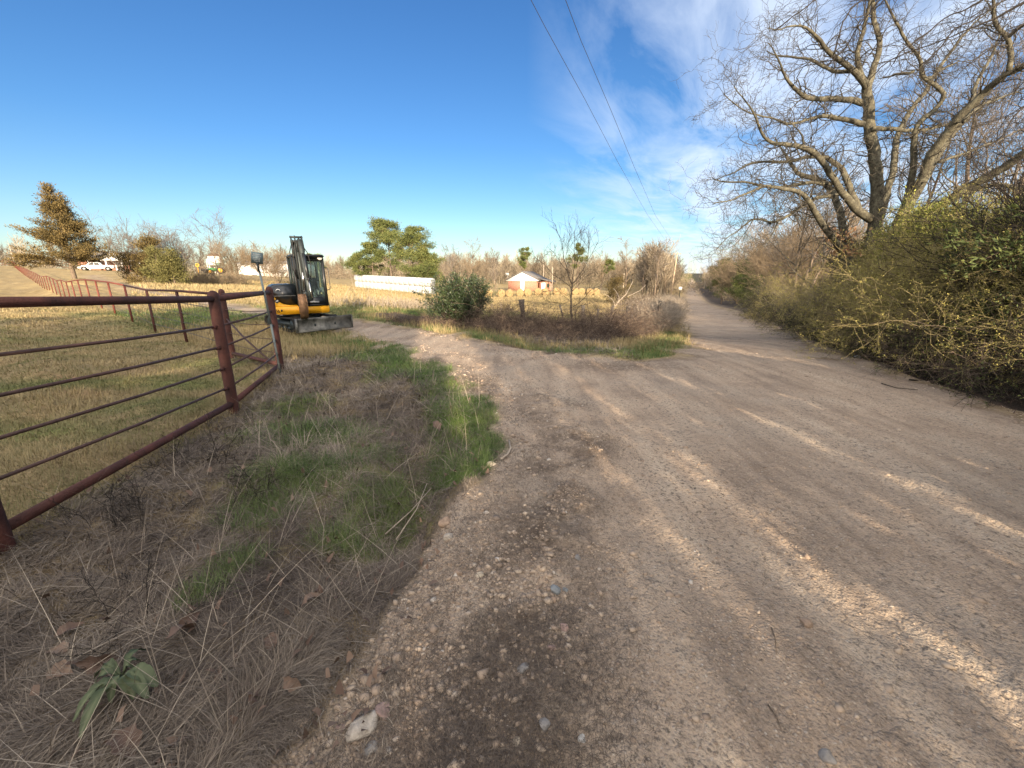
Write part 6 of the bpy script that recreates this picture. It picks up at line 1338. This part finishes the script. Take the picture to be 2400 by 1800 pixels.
def build_stones():
    rng = np.random.default_rng(8)
    for px, py, w, cname, asp, lb in ((848,1703,50,'pale',1.3,'large pale oblong stone in the bottom foreground gravel'),(869,1752,30,'grey',1.0,'round grey brown stone just below the large pale one'),(898,1661,40,'rose',1.0,'half buried reddish stone above the large pale one'),(799,1699,22,'rose',1.0,'pinkish stone left of the large pale one'),(1052,1243,28,'pale',1.3,'pale stone at the foot of the grass tuft by the culvert'),(1044,1199,34,'tan',1.3,'tan flat rock at the lip of the culvert hollow'),(1073,1338,22,'tan',1.2,'upright tan wedge stone on the shoulder'),(1124,1347,20,'cream',1.1,'cream angular stone right of the tan wedge'),(1301,1391,24,'blue',1.2,'bluish grey oval stone at the edge of the wheel track'),(1324,1391,14,'blue',1.0,'small light blue pebble beside the bluish oval one'),(1299,1412,17,'tan',1.0,'tan angular stone right below the bluish oval one'),(1354,1317,18,'grey',1.1,'smooth grey stone highest on the wheel track edge'),(1320,1482,22,'rose',1.1,'rusty round stone below the bluish pair'),(1276,1714,26,'grey',1.0,'dark grey squarish stone near the bottom centre'),(1210,1750,21,'cream',1.0,'cream square stone near the bottom edge'),(1364,1739,17,'white',1.0,'white quartz pebble near the bottom of the road'),(1229,1579,25,'grey',1.4,'flat light grey stone in the middle of the debris'),(1293,1528,19,'rose',1.0,'brownish stone between the debris and the track'),(1153,1093,22,'cream',1.3,'cream yellow rock at the end of the green grass strip'),(1133,1100,17,'tan',1.0,'orange brown rock at the end of the green grass strip'),(1888,1464,22,'tan',1.2,'tan clod on the road in the right foreground'),(1940,1780,24,'grey',1.2,'smooth grey stone at the bottom right of the road'),(2010,827,14,'white',1.3,'small white stone at the foot of the right bank')):
        c = gp(px, py); r = math.hypot(c.x, c.y); d = math.sqrt(r*r+EYE*EYE); s = w/FPX*d*.5*(.93)
        bm = bmesh.new(); bmesh.ops.create_icosphere(bm, subdivisions=3, radius=1)
        sd_ = rng.random()*50; ax = rng.normal(size=(5,3)); ax /= np.linalg.norm(ax, axis=1)[:,None]; lim = .50+.30*rng.random(5)
        for v in bm.verts:
            q = np.array(v.co[:])
            for a, l in zip(ax, lim):
                t = q@a
                if t > l: q = q-a*(t-l)*.93
            q = q*(1+.05*math.sin(q[0]*4+sd_)+.04*math.sin(q[1]*5+sd_*2)+.02*math.sin(q[2]*11+sd_)); v.co = Vector((q[0]*asp, q[1], q[2]*.68))*s
        me = bpy.data.meshes.new('stone'); bm.to_mesh(me); bm.free(); me.polygons.foreach_set('use_smooth', [True]*len(me.polygons)); me.materials.append(M['stone_'+cname])
        o = link('stone', me); o.location = (c.x, c.y, float(height(np.array([c.x]), np.array([c.y]))[0])+s*.04); o.rotation_euler = (rng.normal()*.15, rng.normal()*.15, rng.random()*3); tag(o, lb, 'stone', 'stones lying on the shoulder and the road')
build_stones()
def leaf_mesh(seed, L=.1, W=.055, lobes=True):
    rng = np.random.default_rng(seed); n = 22; V = []; F = []
    for i in range(n+1):
        t = i/n; w = W*math.sin(math.pi*t**.8)*(1+(.15*math.sin(t*17+seed) if lobes else 0)); curl = .03*math.sin(t*3.1)+.012*math.sin(t*9+seed)
        for s_ in (-1,-.5,0,.5,1): V.append((t*L, s_*w, curl*L*10*.3+abs(s_)**1.5*w*.45+rng.normal()*.0006))
    for i in range(n):
        for j in range(4): F.append([i*5+j, i*5+j+1, i*5+j+6, i*5+j+5])
    return faces_mesh('leaf', V, F, M['leaf_brown'], True, np.full(len(V), rng.random()))
def build_leaves():
    rng = np.random.default_rng(14)
    for i, (px, py, L, lb) in enumerate(((467,1482,.14,'curled dull brown fallen leaf below the grass tuft'),(286,1554,.15,'broad brown fallen leaf just above the grey green weed'),(159,1536,.12,'pale brown fallen leaf standing up at the left'),(593,1645,.17,'largest fallen leaf, right of the weed'),(597,1569,.11,'folded tan fallen leaf above the largest one'),(752,1395,.10,'reddish lobed fallen leaf at the edge of the gravel'),(709,1620,.09,'grey brown leaf nearest the gravel'),(318,1786,.15,'fallen leaf cut by the bottom edge of the view'),(130,1500,.10,'small dark fallen leaf at the far left'),(242,1764,.09,'small reddish leaf below the weed'),(120,1580,.12,'grey brown leaf lying flat at the left'),(1030,1010,.16,'flat orange brown leaf on the green strip'),(640,1500,.10,'brown leaf leaning among dead stalks'),(420,1490,.10,'brown leaf left of the curled one'))):
        c = gp(px, py); o = link('fallen_leaf', leaf_mesh(i+3, L, L*.27)); o.location = (c.x, c.y, float(height(np.array([c.x]), np.array([c.y]))[0])+.03 if i != 11 else hz(c.x, c.y)+.03); o.rotation_euler = (rng.normal()*.45, rng.normal()*.4, rng.random()*6.28); tag(o, lb, 'leaf', 'brown fallen leaves on the verge')
build_leaves()
def build_weed():
    c = gp(297, 1616); cz = float(height(np.array([c.x]), np.array([c.y]))[0])+.03; root = empty('broadleaf_weed', (c.x, c.y, cz)); tag(root, 'grey green rosette weed with long soft leaves in the bottom left grass', 'plant')
    rng = np.random.default_rng(2)
    for px, py, w in ((231,1612,.015),(224,1640,.014),(216,1694,.015),(196,1758,.015),(180,1718,.012),(347,1547,.013),(345,1578,.012),(376,1634,.024),(322,1662,.019),(354,1662,.019),(268,1672,.015),(250,1590,.011),(330,1600,.012)):
        t = gp(px, py); d = np.array([t.x-c.x, t.y-c.y]); L = np.linalg.norm(d); u = d/L; s = np.array([-u[1], u[0]]); V = []; F = []; n = 14; ph = rng.random()*6
        for i in range(n+1):
            q = i/n; ww = w*(.18+1.1*math.sin(math.pi*min(1, q**1.25*.97))**.9)*(1+.05*math.sin(q*40)); h = .055*math.sin(math.pi*min(1, q*.95+.05))+.02
            for k in (-1,-.5,0,.5,1): V.append((u[0]*L*q+s[0]*k*ww, u[1]*L*q+s[1]*k*ww, h+abs(k)*ww*.45+.004*math.sin(q*20+k*3+ph)))
        for i in range(n):
            for j in range(4): F.append([i*5+j, i*5+j+1, i*5+j+6, i*5+j+5])
        link('leaf', faces_mesh('leaf', V, F, M['weed'], True, np.tile([.25,.45,.85,.45,.25], n+1)*.8+.1*rng.random()), root)
build_weed()
def build_twigs():
    for px, py, H, W, st, lb, sd in ((477,1085,.42,.34,14,'dark twiggy dead bush against the bottom rail of the red fence',1),(287,1228,.40,.30,12,'dark twiggy dead bush in the left foreground',2),(330,1440,.28,.24,9,'low wiry dead bush above the grey green weed',3),(600,1150,.30,.26,9,'small wiry dead bush left of the green tufts',4)):
        c = gp(px, py); mm = tangle_meshes(200+sd, H, W, st, (7,6), 0, tmat='dark_bark', r=.0035, droop=.02, tw=.0011, spread=.45); place('dead_bush', mm, (c.x, c.y, hz(c.x, c.y)), lb, cat='bush', group='dead twiggy bushes on the verge')
    def stick(rows, r, label, mat='bleached', up=.02):
        P = []
        for px, py in rows: c = gp(px, py); P.append((c.x, c.y, hz(c.x, c.y)+up))
        T = Tubes(); T.add(P, np.linspace(r, r*.6, len(P)), 7); o = link('stick', T.mesh('stick', M[mat])); tag(o, label, 'stick', 'sticks on the ground')
    stick([(1175,1085),(1190,1073),(1197,1058),(1193,1036)], .011, 'curved bleached stick standing on the shoulder above the rocks')
    stick([(1690,1290),(1700,1330),(1735,1382)], .004, 'short dark stick on the road', 'dark_bark', .008) if False else None
    stick([(1806,1480),(1815,1508),(1818,1545)], .0025, 'thin dark twig on the road left of the tan clod', 'bark', .005)
    stick([(1798,1660),(1818,1688),(1830,1720)], .0025, 'thin dark twig lower on the road', 'bark', .005)
    stick([(1250,1700),(1268,1750),(1290,1800)], .0035, 'thin brown twig near the bottom centre', 'bark', .008)
    stick([(900,1215),(960,1165),(1010,1125)], .005, 'longest grey stem lying across the culvert hollow', 'bleached', .05)
    stick([(925,1225),(975,1165),(1000,1120)], .004, 'thin grey stem lying across the culvert hollow', 'bleached', .07)
    stick([(2130,895),(2180,880),(2225,872),(2260,860)], .012, 'dark branch lying at the foot of the right bank', 'dark_bark', .03)
    stick([(2065,905),(2100,915),(2150,918)], .008, 'short dark branch at the edge of the road on the right', 'dark_bark', .02)
build_twigs()

# ------------------------------------------------------------------ the tree line carries on behind the viewer and shades the foreground
def build_back_wood():
    rng = np.random.default_rng(404); L = Leaves(); T = Tubes(); n = 230000
    yy = 3.0-48*rng.random(n)**1.15; off = np.abs(rng.normal(size=n))*1.6+.2; xx = 5.9+.42*(yy-5)+off; s = .983*xx+.186*yy
    Hs = np.interp(s, [-22,-16,-12,-8,-5,-3,-1,-.2,.3,.7,1.2,2,3,4.2,5.5,7], [10.5,10.5,10.2,9.6,8.2,7.4,6.5,5.6,4.6,4.4,5.2,5.2,4.9,4.0,2.0,.9])*(.80+.35*fbm(s*1.1, s*0+3, 3, 7))
    zz = rng.random(n)**.85*Hs*1.05
    keep = np.ones(n, bool)
    LN = ((1.38,.13,0,9),(1.75,.04,0,9),(2.45,.045,0,9),(3.15,.05,0,9),(4.1,.06,0,9),(5.0,.06,0,9),(6.1,.1,0,9),(2.13,.15,0,9),(3.58,.15,0,9),(4.62,.12,0,9),(2.80,.06,0,9),(5.5,.08,0,9),(.95,.06,0,9),(.55,.42,2.7,4.5),(-.20,.34,3.6,5.7),(-.19,.10,1.8,3.2),(1.9,.05,0,9),(-2.6,.25,4.2,5.4),(-4.6,.4,5,6),(.15,.05,0,3.4))
    for s0, w, z0, z1 in LN:
        keep &= ~((np.abs(s-s0+.03*np.sin(zz*2)) < w) & (zz > z0) & (zz < z1) & (rng.random(n) < (.90 if z1 > 8 else 1)))
    cl = fbm(s*1.8+5, zz*.8, 3, 17); keep &= (cl > .36) | (rng.random(n) < .25)
    p = np.stack([xx, yy, zz], 1)[keep]; L.add(p, rng.normal(size=p.shape), .20*(.6+.8*rng.random(len(p))), .085, rng.random(len(p)))
    o = link('back_woods', L.mesh('back_woods', M['cedar_g'], rng)); tag(o, 'cedar and brush line behind the viewer that shades the foreground', 'woodland', kind='stuff')
    m = 30; y0 = 1-46*rng.random(m); x0 = 6.6+.42*(y0-5)+rng.random(m)*3; s0 = .983*x0+.186*y0
    ks = s0 < 4.5; x0, y0, s0 = x0[ks], y0[ks], s0[ks]; m = len(x0)
    P, D, Rd = run(np.stack([x0, y0, np.zeros(m)], 1), np.stack([rng.normal(size=m)*.1, rng.normal(size=m)*.1, np.ones(m)], 1), 6.5+3*rng.random(m)-np.clip(s0, 0, 6)*.4, .05+.07*rng.random(m), 8, .06, .03, rng, .2); 
    def clear(P):
        sm = .983*P[:,:,0]+.186*P[:,:,1]; zm = P[:,:,2]; bad = np.zeros(len(P), bool)
        for s0, w, z0, z1 in LN: bad |= ((np.abs(sm-s0) < w) & (zm > z0-.2) & (zm < z1+.2)).any(1)
        return ~bad
    kk = clear(P); P, D, Rd = P[kk], D[kk], Rd[kk]; m = len(P); T.addm(P, Rd, 6)
    a = spawn(P, D, Rd, np.full(m, 7.), 12, .3, .7, .3, rng, .4); P1, D1, R1 = run(*a, 4, .15, .05, rng, .3); kk = clear(P1); P1, D1, R1 = P1[kk], D1[kk], R1[kk]; T.addm(P1, R1, 4)
    b = spawn(P1, D1, R1, a[2][kk], 6, .2, .7, .5, rng, .5); P2_, D2, R2 = run(*b, 3, .15, .03, rng, .4); kk = clear(P2_); T.addm(P2_[kk], R2[kk], 3)
    o = link('back_trunks', T.mesh('back_trunks', M['bark'])); tag(o, 'bare trunks and branches standing in the tree line behind the viewer', 'woodland', kind='stuff')
build_back_wood()
